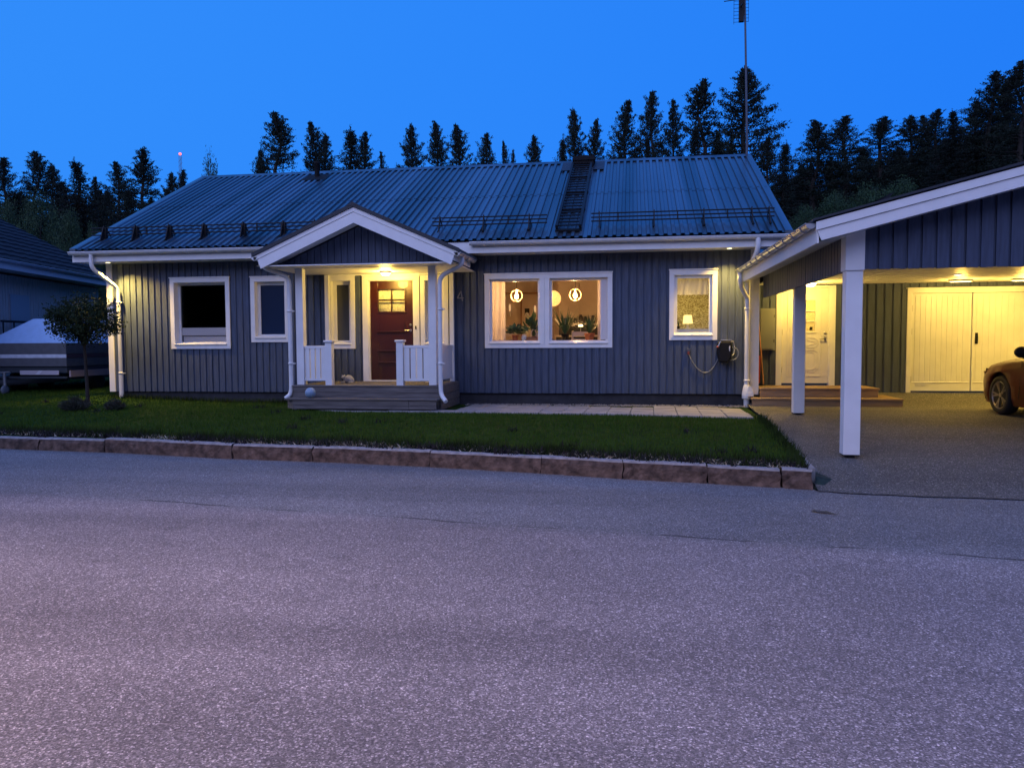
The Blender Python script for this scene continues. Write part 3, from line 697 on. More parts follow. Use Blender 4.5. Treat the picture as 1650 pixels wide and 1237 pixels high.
def curtain(mb, x0, x1, z0, z1, y, amp=.02, k=9, n=60, seed=0, hem=0):
    vs = []; rnd = random.Random(seed); ph = [rnd.uniform(0, 6) for _ in range(4)]
    for j in range(7):
        z = z1 - (z1 - z0) * j / 6
        for i in range(n + 1):
            t_ = i / n; vs.append((x0 + (x1 - x0) * t_, y + amp * (math.sin(t_ * k * 2 * PI + ph[0] + .3 * j) * .6 + math.sin(t_ * k * 3.7 + ph[1] + .15 * j) * .5) * (.5 + .5 * j / 6), z + (hem * math.sin(t_ * k * 2 * PI) if j == 6 else 0)))
    mb.add(vs, [(j * (n + 1) + i, j * (n + 1) + i + 1, (j + 1) * (n + 1) + i + 1, (j + 1) * (n + 1) + i) for j in range(6) for i in range(n)], True)
curtain(cu, wx0 - .02, wx1 + .02, wz0 + .26, wz1, DY + .075, .008, 7, seed=1); curtain(cu, wx0 - .02, wx1 + .02, wz0 - .03, wz0 + .25, DY + .09, .008, 7, seed=2)
obj('door_curtain', cu, mat('door_curtain', (.66, .66, .55), .9, var=.2, vscale=30), door)

# ---- house number
nb = MB(); c0 = Vector((-3.475, WY - .01, 2.43))
for a, b_ in (((.075, 0), (.045, .20)), ((.045, .20), (-.035, .06)), ((-.035, .06), (.10, .06))): nb.bar(c0 + Vector((a[0], 0, a[1])), c0 + Vector((b_[0], 0, b_[1])), .02, .02, (0, 1, 0))
obj('house_number', nb, mat('number_metal', (.34, .34, .33), .5, metal=.3), house)

# ---- porch
PF = 14.1
porch = MB()                                    # deck with two steps
porch_o = bpy.data.objects.new('porch', None); col.objects.link(porch_o); porch_o.parent = house; porch_o.location = Vector((-5.0, 14.0, .33)) - worg(house)
dk = MB()
def boards_y(mb, x0, x1, y0, y1, z, w=.12, th=.028, seed=0):
    rnd = random.Random(seed); y = y0
    while y < y1 - .02: mb.box(x0, x1, y, min(y + w - .006, y1), z - th + rnd.uniform(-.002, .002), z + rnd.uniform(-.0015, .0015)); y += w
boards_y(dk, -6.40, -3.48, 13.99, WY - .03, .785)
rnd = random.Random(8)
for (za, zb) in ((.655, .752), (.55, .65)): dk.box(-6.38, -3.50, 14.0 + rnd.uniform(0, .004), 14.03, za, zb)
boards_y(dk, -6.42, -3.48, 13.70, 14.0, .555, .14)
for (za, zb) in ((.43, .523), (.365, .425)):
    dk.box(-6.26, -4.02, 13.72, 13.745, za, zb); dk.box(-4.015, -3.50, 13.722, 13.745, za, zb)
    dk.add([(-6.42, 13.84, za), (-6.265, 13.72, za), (-6.265, 13.72, zb), (-6.42, 13.84, zb)], [(0, 1, 2, 3)])
for (za, zb) in ((.62, .752), (.47, .61), (.33, .46)): dk.box(-3.50, -3.475, 14.035, WY - .03, za, zb); dk.box(-6.42, -6.395, 14.035, WY - .03, za, zb)
dk.box(-6.36, -3.52, 14.05, WY, .25, .6)
obj('porch_deck', dk, M_deck, porch_o, bevel=.003)
for x0_ in (-6.34, -3.73):
    p_ = MB(); p_.box(x0_, x0_ + .145, PF, PF + .145, .79, 3.005); obj('porch_post', p_, M_white, porch_o, bevel=.004)
for x0_ in (-6.33, -3.66):
    p_ = MB(); p_.box(x0_, x0_ + .09, WY - .09, WY - .024, .79, 3.0); obj('wall_post', p_, M_white, porch_o, bevel=.004)
for x0_ in (-5.765, -4.36):
    p_ = MB(); p_.box(x0_, x0_ + .13, PF - .005, PF + .13, .77, 1.60); obj('newel_post', p_, M_white, porch_o, bevel=.005)
    p_ = MB(); p_.box(x0_ - .025, x0_ + .155, PF - .03, PF + .155, 1.60, 1.64); obj('newel_cap', p_, M_white, porch_o, bevel=.012)
def railing(x0, x1, y, gaps):
    r_ = MB(); r_.box(x0, x1, y - .035, y + .035, 1.485, 1.535); r_.box(x0, x1, y - .03, y + .03, .865, .91)
    n_ = 4; wd = (x1 - x0) / n_
    for i in range(n_): r_.box(x0 + wd * i + gaps / 2, x0 + wd * (i + 1) - gaps / 2, y - .028, y - .006, .905, 1.49)
    obj('railing', r_, M_white, porch_o, bevel=.003)
railing(-6.195, -5.765, PF + .07, .018); railing(-4.23, -3.73, PF + .07, .02)
r_ = MB(); X = -3.63
r_.box(X - .035, X + .035, PF + .145, WY - .09, 1.485, 1.535); r_.box(X - .03, X + .03, PF + .145, WY - .09, .865, .91)
for i in range(11): y = PF + .155 + i * .114; r_.box(X + .006, X + .028, y, y + .1, .905, 1.49)
obj('railing', r_, M_white, porch_o, bevel=.003)
r_ = MB(); X = -6.28
r_.box(X - .035, X + .035, PF + .145, WY - .09, 1.485, 1.535); r_.box(X - .03, X + .03, PF + .145, WY - .09, .865, .91)
for i in range(11): y = PF + .155 + i * .114; r_.box(X - .028, X - .006, y, y + .1, .905, 1.49)
obj('railing', r_, M_white, porch_o, bevel=.003)
# porch gable roof
PX, PZ, GF = -4.97, 4.085, 13.58
ts = math.tan(R(23.6)); TL, TR = -6.94, -3.01
s_ = MB(); s_.box(TL + .13, TR - .13, 13.63, WY - .05, 3.012, 3.03); obj('porch_ceiling', s_, M_ceil, porch_o)
s_ = MB(); s_.box(-6.36, -3.57, PF - .006, PF + .03, 3.005, 3.04); obj('porch_beam', s_, M_white, porch_o); s_ = MB(); s_.box(-6.34, -3.6, WY - .05, WY - .024, 2.985, 3.01); obj('wall_beam', s_, M_white, porch_o)
gb = MB(); bz = 3.042; rnd = random.Random(4)
x = -6.75
while x < -3.2:
    a, b_ = x, x + .122; x += .134
    ta, tb = PZ - .27 - abs(a - PX) * ts, PZ - .27 - abs(b_ - PX) * ts
    if max(ta, tb) > bz + .01: gb.prism([(a, bz), (b_, bz), (b_, max(tb, bz + .001))] + ([(PX, PZ - .27)] if a < PX < b_ else []) + [(a, max(ta, bz + .001))], PF + .02 + rnd.uniform(-.002, .002), PF + .045, 'y')
gb.prism([(-6.6, bz), (-3.34, bz), (PX, PZ - .28)], PF + .046, PF + .07, 'y')
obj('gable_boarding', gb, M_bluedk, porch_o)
def gableband(mb, zt, zb, y0, y1, xl, xr, m_=0):
    for sg, xe in ((-1, xl), (1, xr)):
        mb.prism([(PX, zt), (xe, zt - abs(xe - PX) * ts), (xe - sg * (zt - zb) * ts * .35 * 0, zb - abs(xe - PX) * ts), (PX, zb)], y0, y1, 'y')
bg = MB(); gableband(bg, PZ - .045, PZ - .125, GF + .0, GF + .03, TL + .03, TR - .03); obj('bargeboard', bg, M_trim, porch_o)
bg = MB()
for sg, xe in ((-1, TL + .09), (1, TR - .09)):
    zt, zb = PZ - .128, PZ - .325
    bg.prism([(PX, zt), (xe - sg * .05, zt - abs(xe - sg * .05 - PX) * ts), (xe - sg * .01, zt - abs(xe - PX) * ts), (xe - sg * .07, zb - abs(xe - sg * .07 - PX) * ts), (PX, zb)], GF + .012, GF + .036, 'y')
obj('bargeboard', bg, M_trim, porch_o)
so = MB()
for sg, xe in ((-1, TL + .06), (1, TR - .06)):
    a, b_ = PZ - .235, PZ - .235 - abs(xe - PX) * ts
    so.add([(PX, GF + .03, a), (xe, GF + .03, b_), (xe, PF + .04, b_), (PX, PF + .04, a)], [(0, 1, 2, 3)])
obj('porch_soffit', so, M_trim, porch_o)
pr = MB()
for sg, xe in ((-1, TL), (1, TR)):
    L = abs(xe - PX); nr = 13; pts_ = []
    for i in range(27):       # ribs run down the slope: profile along y
        pass
    ze = PZ - L * ts
    prof = []; y = GF - .02
    while y < 17.3: prof += [(y, 0), (y + .07, 0), (y + .082, .02), (y + .138, .02)]; y += .15
    vs = [(PX, py, PZ + ph) for py, ph in prof] + [(xe, py, ze + ph) for py, ph in prof]; k_ = len(prof)
    pr.add(vs, [(i, i + 1, k_ + i + 1, k_ + i) for i in range(k_ - 1)])
    pr.prism([(PX, PZ + .03), (xe, ze + .03), (xe, ze - .04), (PX, PZ - .04)], GF - .025, GF + .012, 'y')
    pr.prism([(PX, PZ - .002), (xe, ze - .002), (xe, ze - .03), (PX, PZ - .03)], GF + .013, 15.2, 'y')
pr.prism([(PX - .12, PZ - .02), (PX, PZ + .05), (PX + .12, PZ - .02)], GF - .03, 16.4, 'y')
obj('porch_roof', pr, M_roofdk, porch_o)
for sg, xe in ((-1, TL + .12), (1, TR - .12)):
    ze = PZ - abs(xe - PX) * ts; fb = MB(); fb.box(xe - .012, xe + .012, GF + .04, 15.05, ze - .23, ze - .125); fb.box(xe - .012 + sg * .004, xe + .012 + sg * .004, GF + .04, 15.05, ze - .122, ze - .04); obj('porch_fascia', fb, M_trim, porch_o)
gutter((TL + .035, GF, PZ - abs(TL - PX) * ts - .045), (TL + .035, 15.0, PZ - abs(TL - PX) * ts - .045), porch_o, M_pipe, .055, .4)
gutter((TR - .035, GF, PZ - abs(TR - PX) * ts - .045), (TR - .035, 15.0, PZ - abs(TR - PX) * ts - .045), porch_o, M_galv, .055, .4)
gz = PZ - abs(TR - PX) * ts - .07
pipe([(TR - .035, 13.95, gz), (TR - .035, 13.95, gz - .16), (-3.48, 14.0, 2.80), (-3.48, 14.0, .62), (-3.36, 13.9, .5)], porch_o, rad=.042, clips=[(-3.48, 14.0, 2.2), (-3.48, 14.0, 1.2)], r=.13)
pipe([(TL + .035, 13.95, gz), (TL + .035, 13.95, gz - .14), (-6.44, 14.06, 2.84), (-6.44, 14.06, .62), (-6.54, 14.0, .53)], porch_o, rad=.042, clips=[(-6.44, 14.06, 2.2), (-6.44, 14.06, 1.2)], r=.13)

# ---- rooms behind the panes
rm = MB(); Y0, Y1 = WY + .165, 19.4
def room(mb, x0, x1, y0, y1, z0, z1):
    mb.quad((x0, y1, z0), (x1, y1, z0), (x1, y1, z1), (x0, y1, z1)); mb.quad((x0, y0, z0), (x0, y1, z0), (x0, y1, z1), (x0, y0, z1)); mb.quad((x1, y0, z0), (x1, y1, z0), (x1, y1, z1), (x1, y0, z1))
room(rm, -3.35, .35, Y0, Y1, .8, 3.25); obj('kitchen_walls', rm, M_room, house)
rm = MB(); rm.quad((-3.35, Y0, 3.25), (.35, Y0, 3.25), (.35, Y1, 3.25), (-3.35, Y1, 3.25)); obj('kitchen_ceiling', rm, M_roomc, house); rm = MB(); rm.quad((-3.35, Y0, .8), (.35, Y0, .8), (.35, Y1, .8), (-3.35, Y1, .8)); obj('kitchen_floor', rm, M_wood, house)
rm = MB(); room(rm, .42, 2.2, Y0, 16.9, .8, 3.25); rm.quad((.42, Y0, 3.25), (2.2, Y0, 3.25), (2.2, 16.9, 3.25), (.42, 16.9, 3.25)); rm.quad((.42, Y0, .8), (2.2, Y0, .8), (2.2, 16.9, .8), (.42, 16.9, .8))
m_wp = bpy.data.materials.new('speckled_wallpaper'); m_wp.use_nodes = True; nt = m_wp.node_tree; b = nt.nodes['Principled BSDF']
tt = nt.nodes.new('ShaderNodeTexCoord'); vv = nt.nodes.new('ShaderNodeTexVoronoi'); vv.inputs['Scale'].default_value = 62; nt.links.new(tt.outputs['Object'], vv.inputs['Vector'])
cr = nt.nodes.new('ShaderNodeValToRGB'); cr.color_ramp.elements[0].color = (.40, .32, .16, 1); cr.color_ramp.elements[1].color = (.80, .74, .52, 1); cr.color_ramp.elements[0].position = .35; cr.color_ramp.elements[1].position = .6
s2 = nt.nodes.new('ShaderNodeSeparateColor'); nt.links.new(vv.outputs['Color'], s2.inputs[0]); nt.links.new(s2.outputs[0], cr.inputs[0]); nt.links.new(cr.outputs[0], b.inputs['Base Color']); b.inputs['Roughness'].default_value = .8
obj('washroom_walls', rm, m_wp, house)
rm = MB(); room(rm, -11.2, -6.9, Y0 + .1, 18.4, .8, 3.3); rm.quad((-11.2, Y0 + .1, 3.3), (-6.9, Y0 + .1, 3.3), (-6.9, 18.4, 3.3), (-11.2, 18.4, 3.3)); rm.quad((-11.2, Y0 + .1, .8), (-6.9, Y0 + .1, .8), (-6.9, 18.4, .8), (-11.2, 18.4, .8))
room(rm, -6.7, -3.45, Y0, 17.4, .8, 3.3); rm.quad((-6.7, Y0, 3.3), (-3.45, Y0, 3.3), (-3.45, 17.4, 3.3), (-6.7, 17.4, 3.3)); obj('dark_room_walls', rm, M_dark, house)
# kitchen joinery (part of the house)
c = MB()
for i in range(4): x = -1.75 + i * .52; c.box(x + .006, x + .514, 19.02, 19.06, 2.02, 3.0)
c.box(-1.78, .35, 19.0, 19.06, 3.0, 3.25)
obj('wall_cabinets', c, M_cab, house)
c = MB(); c.box(-1.78, .34, 18.75, 19.38, .8, 1.70); obj('lower_cabinets', c, M_cabdk, house)
c = MB(); c.box(-1.8, .345, 18.72, 19.39, 1.702, 1.742); obj('worktop', c, M_cab, house)
c = MB(); c.box(-3.3, -1.9, 19.0, 19.3, 2.78, 2.80); 
for x in (-3.2, -2.72, -2.02): c.box(x, x + .025, 19.26, 19.39, .82, 2.78)
obj('inner_door_frame', c, M_wood, house)
c = MB(); c.box(-2.69, -2.03, 19.3, 19.36, .82, 2.76); obj('inner_door', c, M_cab, house)

# ================================================================== CARPORT WITH GARAGE AND LINK
LY = 16.5                                   # front face of the link / garage boarding
cp = thing('carport', (6.0, 12.5, .34), 'blue-grey board carport and garage with white posts and glowing yellow doors', 'carport')
EXc, EZc, TS = 2.08, 2.935, .252            # eave corner and roof slope
CF = 9.3                                    # front of the bargeboards
RIX = 6.7
def cz(x): return EZc + TS * (min(x, 2 * RIX - x) - EXc)
def post(x, y, zb, zt, w, d, gz):
    p_ = MB(); p_.box(x, x + w, y, y + d, zb, zt); o = obj('post', p_, M_white, cp, bevel=.006)
    b = MB(); b.box(x + w / 2 - .045, x + w / 2 + .045, y + .03, y + d - .03, gz - .02, zb - .012); b.box(x + .004, x + w - .004, y + .004, y + d - .004, zb - .012, zb)
    obj('post_base', b, M_black, o)
post(2.515, 9.70, .225, 2.415, .19, .17, .18); post(2.70, 13.52, .375, 2.70, .18, .16, .33)
b = MB(); b.prism([(2.50, 2.412), (2.715, 2.412), (2.715, cz(2.715) - .20), (2.50, cz(2.5) - .20)], 9.68, 9.9, 'y'); obj('post_box', b, M_white, cp, bevel=.004)
gb = MB(); x = 2.72; rnd = random.Random(9)
while x < 10.8:
    a, c_ = x, x + .128; x += .158
    gb.prism([(a, 2.425 + rnd.uniform(-.004, .002)), (c_, 2.425 + rnd.uniform(-.004, .002)), (c_, cz(c_) - .14), (a, cz(a) - .14)], 9.70 + rnd.uniform(-.003, .002), 9.725, 'y')
    xm = c_ + .004
gb.prism([(2.715, 2.43), (10.9, 2.43), (10.9, cz(10.9) - .14), (RIX, cz(RIX) - .14), (2.715, cz(2.715) - .14)], 9.727, 9.76, 'y')
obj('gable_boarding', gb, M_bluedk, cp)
sb = MB(); y = 9.92; rnd = random.Random(10)
while y < 15.35:
    sb.box(2.50 + rnd.uniform(-.002, .002), 2.525, y, y + .112, 2.402, 2.84); y += .146
sb.box(2.526, 2.55, 9.91, 15.4, 2.405, 2.84); obj('side_boarding', sb, M_bluedk, cp)
# bargeboards, fascia, soffit, roof
for zo, zh, yy, nm in ((0, .095, CF, 'a'), (.098, .115, CF + .018, 'b')):
    bb = MB(); xa = EXc + (0 if nm == 'a' else .015)
    bb.prism([(xa, cz(xa) - zo), (RIX, cz(RIX) - zo), (2 * RIX - xa, cz(xa) - zo), (2 * RIX - xa, cz(xa) - zo - zh), (RIX, cz(RIX) - zo - zh), (xa + (.0 if nm == 'a' else .05), cz(xa) - zo - zh)], yy, yy + .025, 'y')
    obj('bargeboard', bb, M_trim, cp, bevel=.003)
fa = MB(); fa.box(EXc + .015, EXc + .04, CF + .045, 15.45, 2.70, 2.90); obj('fascia', fa, M_trim, cp)
so = MB(); so.add([(EXc + .04, CF + .045, 2.71), (2.5, CF + .045, 2.81), (2.5, 15.45, 2.81), (EXc + .04, 15.45, 2.71)], [(0, 1, 2, 3)])
so.add([(EXc + .05, CF + .03, cz(EXc) - .205), (RIX, CF + .03, cz(RIX) - .205), (RIX, 9.70, cz(RIX) - .205), (EXc + .05, 9.70, cz(EXc) - .205)], [(0, 1, 2, 3)]); obj('soffit', so, M_trim, cp)
rf = MB()
for sg in (0, 1):
    xe, zr = (EXc - .03, cz(EXc)) if sg == 0 else (2 * RIX - EXc + .03, cz(EXc))
    rf.prism([(xe, zr + .012), (RIX, cz(RIX) + .02), (RIX, cz(RIX) + .055), (xe, zr + .035)], CF - .02, 21.5, 'y')
    rf.prism([(xe, zr - .004), (RIX, cz(RIX) + .0), (RIX, cz(RIX) + .018), (xe, zr + .010)], CF + .03, 21.4, 'y')
obj('roof', rf, M_roofdk, cp)
b = MB(); b.add([(2.62, 9.6, 3.1), (2.92, 9.62, 3.19), (3.0, 9.6, 3.30), (2.80, 9.58, 3.20)], [(0, 1, 2, 3)]); b.add([(2.62, 9.64, 3.1), (2.92, 9.66, 3.19), (3.0, 9.64, 3.30), (2.80, 9.62, 3.20)], [(3, 2, 1, 0)]); obj('roof_flashing', b, M_roofdk, cp)
gutter((EXc - .045, CF + .06, 2.925), (EXc - .045, 15.3, 2.925), cp, M_galv, .06, .55)
pipe([(EXc - .045, 15.18, 2.89), (EXc - .045, 15.18, 2.72), (EXc - .0, 15.3, 2.60), (2.20, 15.46, 2.42)], cp, rad=.045, r=.07)
ce = MB(); y0c = 9.77
for i in range(60):
    x = 2.56 + i * .15
    if x > 10.6: break
    ce.box(x, x + .126, y0c, LY - .002, 2.715, 2.735)
obj('ceiling', ce, M_ceil, cp); ce = MB(); ce.box(2.56, 10.7, y0c, LY, 2.737, 2.75); obj('ceiling_backing', ce, M_cabdk0, cp)
# link + garage front wall
DW = (2.935, 4.085, .66, 2.69); GW = (5.44, 8.02, .535, 2.60)
w = MB(); boarded(w, 2.47, 10.6, .52, 2.72, LY, [(DW[0], DW[1], .52, DW[3]), (GW[0], GW[1], .52, GW[3])], pitch=.158, bw=.115, phase=.03, seed=5)
w.box(10.6, 10.75, 9.9, LY + .2, .3, 2.7); w.box(2.47, 10.7, LY + .17, LY + .25, .3, .53)
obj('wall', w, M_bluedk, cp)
w = MB(); w.box(2.47, 5.43, LY + .03, LY + .168, .25, .52); obj('foundation', w, M_found, cp); w = MB(); w.box(8.03, 10.6, LY + .03, LY + .168, .25, .52); obj('foundation', w, M_found, cp)
w = MB(); w.box(2.2, 6.2, LY + .02, LY + .10, 2.752, 3.05); obj('link_gable', w, M_bluedk, cp)
# link roof between the house gable and the carport
lr = MB(); rib_sheet(lr, 2.75, 6.2, 16.25, 3.0, 20.5, 4.25, .16, .022, rows=(0, 1)); lr.box(2.8, 6.2, 16.3, 16.33, 2.86, 2.99); obj('link_roof', lr, M_roof, cp)
# entrance door
t = MB(); t.box(DW[0], DW[0] + .11, LY - .02, LY + .01, DW[2], DW[3]); t.box(DW[1] - .11, DW[1], LY - .02, LY + .01, DW[2], DW[3]); t.box(DW[0] + .11, DW[1] - .11, LY - .02, LY + .01, 2.655, DW[3])
t.box(DW[0] + .09, DW[0] + .12, LY + .011, LY + .1, DW[2], 2.68); t.box(DW[1] - .12, DW[1] - .09, LY + .011, LY + .1, DW[2], 2.68); t.box(DW[0], DW[1], LY + .011, LY + .1, 2.66, 2.70)
fr = obj('door_frame', t, M_trim, cp, bevel=.003)
ax0, ax1, az0, az1 = 3.055, 3.965, .715, 2.652; AY = LY + .035
d = MB(); gx0, gx1, gz0, gz1 = 3.36, 3.70, 1.77, 2.40
d.box(ax0, gx0, AY, AY + .05, az0, az1); d.box(gx1, ax1, AY, AY + .05, az0, az1); d.box(gx0, gx1, AY, AY + .05, az0, gz0); d.box(gx0, gx1, AY, AY + .05, gz1, az1)
for (a, c_, e_, f_) in ((gx0 - .03, gx1 + .03, gz1, gz1 + .03), (gx0 - .03, gx1 + .03, gz0 - .035, gz0), (gx0 - .03, gx0, gz0, gz1), (gx1, gx1 + .03, gz0, gz1)): d.box(a, c_, AY - .018, AY, e_, f_)
for z in (1.975, 2.18): d.box(gx0, gx1, AY - .006, AY + .02, z - .012, z + .012)
def ridge_line(mb, pts, y, w_=.016, h=.014):
    for a, c_ in zip(pts, pts[1:]): mb.bar((a[0], y - h / 2 + .002, a[1]), (c_[0], y - h / 2 + .002, c_[1]), w_, h, (0, 1, 0))
def octo(cx_, cz_, w_, h_, c=.06): return [(cx_ - w_ + c, cz_ + h_), (cx_ + w_ - c, cz_ + h_), (cx_ + w_, cz_ + h_ - c), (cx_ + w_, cz_ - h_ + c), (cx_ + w_ - c, cz_ - h_), (cx_ - w_ + c, cz_ - h_), (cx_ - w_, cz_ - h_ + c), (cx_ - w_, cz_ + h_ - c), (cx_ - w_ + c, cz_ + h_)]
for s_ in (0, .04): ridge_line(d, octo(3.51, 1.17, .25 - s_, .22 - s_), AY)
ridge_line(d, octo(3.51, 1.54, .25, .10), AY); ridge_line(d, [(3.27, 1.54), (3.51, 1.61), (3.74, 1.54), (3.51, 1.47), (3.27, 1.54)], AY)
for x in (3.17, 3.22, 3.82): ridge_line(d, [(x, .86), (x, 2.55)], AY)
ridge_line(d, [(3.17, .86), (3.82, .86)], AY)
ed = obj('entrance_door', d, mat('cream_door', (.74, .72, .66), .4, var=.03), cp, bevel=.002)
g_ = MB(); g_.quad((gx0, AY + .02, gz0), (gx1, AY + .02, gz0), (gx1, AY + .02, gz1), (gx0, AY + .02, gz1)); obj('door_glass', g_, mat('lace_glass', (.62, .56, .38), .35, var=.35, vscale=55), ed)
g_ = MB(); g_.box(3.60, 3.655, AY + .005, AY + .015, 1.80, 1.86); obj('sticker', g_, M_black, ed)
h = MB(); h.tube(bend([(3.90, AY, 1.615), (3.90, AY - .05, 1.615), (3.78, AY - .05, 1.61)], .02), .011, 8); h.box(3.878, 3.922, AY - .01, AY + .001, 1.56, 1.66); obj('door_handle', h, M_steel, ed)
h = MB(); h.lathe([(.027, 0), (.027, .025), (.012, .03)], (3.90, AY, 1.735), 14, Matrix.Rotation(PI / 2, 4, 'X')); obj('door_lock', h, M_steel, ed)
for z in (2.47, 1.70, .93): h = MB(); h.lathe([(.012, 0), (.012, .12)], (ax0 - .002, AY - .012, z), 8); obj('hinge', h, M_steel, ed)
# garage doors
t = MB(); t.box(GW[0], GW[0] + .085, LY - .02, LY + .01, GW[2], GW[3]); t.box(GW[1] - .085, GW[1], LY - .02, LY + .01, GW[2], GW[3]); t.box(GW[0] + .085, GW[1] - .085, LY - .02, LY + .01, GW[3] - .09, GW[3]); t.box(GW[0] - .02, GW[1] + .02, LY - .045, LY + .01, GW[3], GW[3] + .02)
t.box(GW[0], GW[1], LY + .011, LY + .1, GW[3] - .08, GW[3]); t.box(GW[0] + .06, GW[0] + .10, LY + .011, LY + .1, GW[2], GW[3] - .08); t.box(GW[1] - .10, GW[1] - .06, LY + .011, LY + .1, GW[2], GW[3] - .08)
gf = obj('garage_door_frame', t, M_trim, cp, bevel=.003)
mid = 6.655
for (a, c_, hs) in ((5.53, mid - .012, -1), (mid + .012, 7.93, 1)):
    d = MB(); yy = LY + .03; zb_, zt_ = .57, 2.505
    d.box(a, c_, yy + .006, yy + .05, zb_, zt_)
    fw = .10
    d.box(a, a + fw * .6, yy, yy + .006, zb_, zt_); d.box(c_ - fw * .6, c_, yy, yy + .006, zb_, zt_); d.box(a + fw * .6, c_ - fw * .6, yy, yy + .006, zt_ - .05, zt_); d.box(a + fw * .6, c_ - fw * .6, yy, yy + .006, zb_, zb_ + .17)
    n_ = 10; x = a + fw * .6 + .002; wd = (c_ - a - fw * 1.2) / n_
    for i in range(n_): d.prism([(x + i * wd + .005, yy + .006), (x + i * wd + .011, yy - .002), (x + (i + 1) * wd - .013, yy - .002), (x + (i + 1) * wd - .007, yy + .006)], zb_ + .172, zt_ - .052, 'z')
    d.prism([(yy, zb_ + .165), (yy - .012, zb_ + .168), (yy, zb_ + .185)], a + .02, c_ - .02, 'x')
    go = obj('garage_door', d, M_white, cp)
    for z in (2.21, 1.75, .80):
        h = MB(); hx = a - .006 if hs < 0 else c_ + .006; h.box(hx - .02, hx + .02, yy - .025, yy - .002, z - .06, z + .06); obj('hinge', h, M_steel, go)
    if hs > 0:
        h = MB(); h.box(a + .05, a + .10, yy - .012, yy, 1.50, 1.72); h.tube(bend([(a + .075, yy - .012, 1.66), (a + .075, yy - .05, 1.66), (a + .075, yy - .05, 1.54)], .015), .012, 8); h.ball((a + .075, yy - .02, 1.54), .02, 6); obj('door_handle', h, M_black, go)
    else:
        for k_ in (0, 1): v = MB(); v.box(a + .10 + k_ * .12, a + .205 + k_ * .12, yy - .008, yy - .001, .665, .735); [v.box(a + .105 + k_ * .12, a + .20 + k_ * .12, yy - .014, yy - .009, .675 + i * .016, .683 + i * .016) for i in range(4)]; obj('vent_grille', v, M_white, go)
# wooden entrance steps of the link
dk = bpy.data.objects.new('entrance_steps', None); col.objects.link(dk); dk.parent = cp; dk.location = Vector((3.6, 15.8, .34)) - worg(cp)
s_ = MB(); boards_y(s_, 2.27, 4.98, 15.16, 15.56, .50, .13, .03, 3); s_.box(2.28, 4.97, 15.18, 15.205, .345, .468); s_.box(4.945, 4.97, 15.205, 16.4, .345, .468); boards_y(s_, 4.62, 4.98, 15.565, 16.45, .498, .13, .03, 4); obj('lower_step', s_, M_decknew, dk, bevel=.003)
s_ = MB(); boards_y(s_, 2.472, 4.66, 15.50, 16.46, .675, .13, .03, 5); s_.box(2.475, 4.64, 15.52, 15.545, .502, .642); s_.box(4.615, 4.64, 15.545, 16.46, .502, .642); obj('upper_step', s_, M_decknew, dk, bevel=.003)

# ------------------------------------------------------------------ lamps of the house and carport
WARM = (1.0, .625, .115)
def spot_thing(loc, label, group, energy, blend=.9, angle=120, kind='soffit_spotlight'):
    t = thing(kind, loc, label, 'lamp', group)
    m_ = MB(); m_.lathe([(.062, -.008), (.062, .0)], loc, 18); m_.lathe([(.05, -.012), (.05, -.008)], loc, 18); obj('housing', m_, M_trim, t)
    m_ = MB(); m_.lathe([(.001, -.016), (.044, -.015), (.046, -.011)], loc, 18); obj('lens', m_, M_lamplens, t)
    lamp('spot_light', 'SPOT', (loc[0], loc[1], loc[2] - .03), energy, WARM, t, .035, angle, blend, (loc[0] + (.9 if loc[0] < -5 else 0), loc[1] + .1, 0))
    return t
spot_thing((-11.05, 15.20, 3.338), 'small eaves spotlight lighting the left house corner yellow', 'eaves spotlights', 640)
spot_thing((1.84, 15.20, 3.338), 'small eaves spotlight lighting the wall right of the small lit window', 'eaves spotlights', 300)
pl = thing('porch_lamp', (-4.85, 15.05, 3.01), 'round ceiling lamp glowing above the red-brown front door', 'lamp')
m_ = MB(); m_.lathe([(.11, -.03), (.12, 0)], (-4.85, 15.05, 3.01), 20); obj('lamp_base', m_, M_trim, pl)
m_ = MB(); m_.lathe([(.001, -.09), (.06, -.08), (.095, -.05), (.10, -.031)], (-4.85, 15.05, 3.01), 20); obj('lamp_shade', m_, M_lamplens, pl)
lamp('porch_light', 'POINT', (-4.85, 15.05, 2.85), 68, WARM, pl, .10)
for x, lab in ((6.12, 'flat ceiling lamp above the left garage door leaf'), (7.2, 'flat ceiling lamp above the right garage door leaf')):
    t = thing('ceiling_lamp', (x, 15.72, 2.712), lab, 'lamp', 'flat lamps above the garage doors')
    m_ = MB(); m_.box(x - .2, x + .2, 15.68, 15.80, 2.675, 2.713); obj('housing', m_, M_trim, t, bevel=.004)
    m_ = MB(); m_.box(x - .17, x + .17, 15.695, 15.785, 2.668, 2.674); obj('lens', m_, M_lamplens, t)
    lamp('ceiling_light', 'POINT', (x, 15.72, 2.47), 36, WARM, t, .06)
for x, lab in ((5.57, 'small white spotlight recessed in the carport ceiling boards'), (7.9, 'unseen added spotlight in the carport ceiling above the car')):  # right-hand one is unseen, added to brighten the lower garage doors and floor
    t = thing('ceiling_spotlight', (x, 14.45, 2.713), lab, 'lamp', 'small spotlights in the carport ceiling')
    m_ = MB(); m_.lathe([(.07, -.012), (.07, 0)], (x, 14.45, 2.713), 16); obj('housing', m_, M_trim, t)
    m_ = MB(); m_.lathe([(.001, -.02), (.05, -.018), (.052, -.013)], (x, 14.45, 2.713), 16); obj('lens', m_, M_lampoff, t)
    lamp('spot_light', 'SPOT', (x, 14.45, 2.68), 70 if x < 6 else 420, WARM, t, .04, 165, 1, (x, 14.9, 0))
t = thing('entrance_lamp', (3.45, 15.85, 2.713), 'bright round lamp above the cream entrance door', 'lamp')
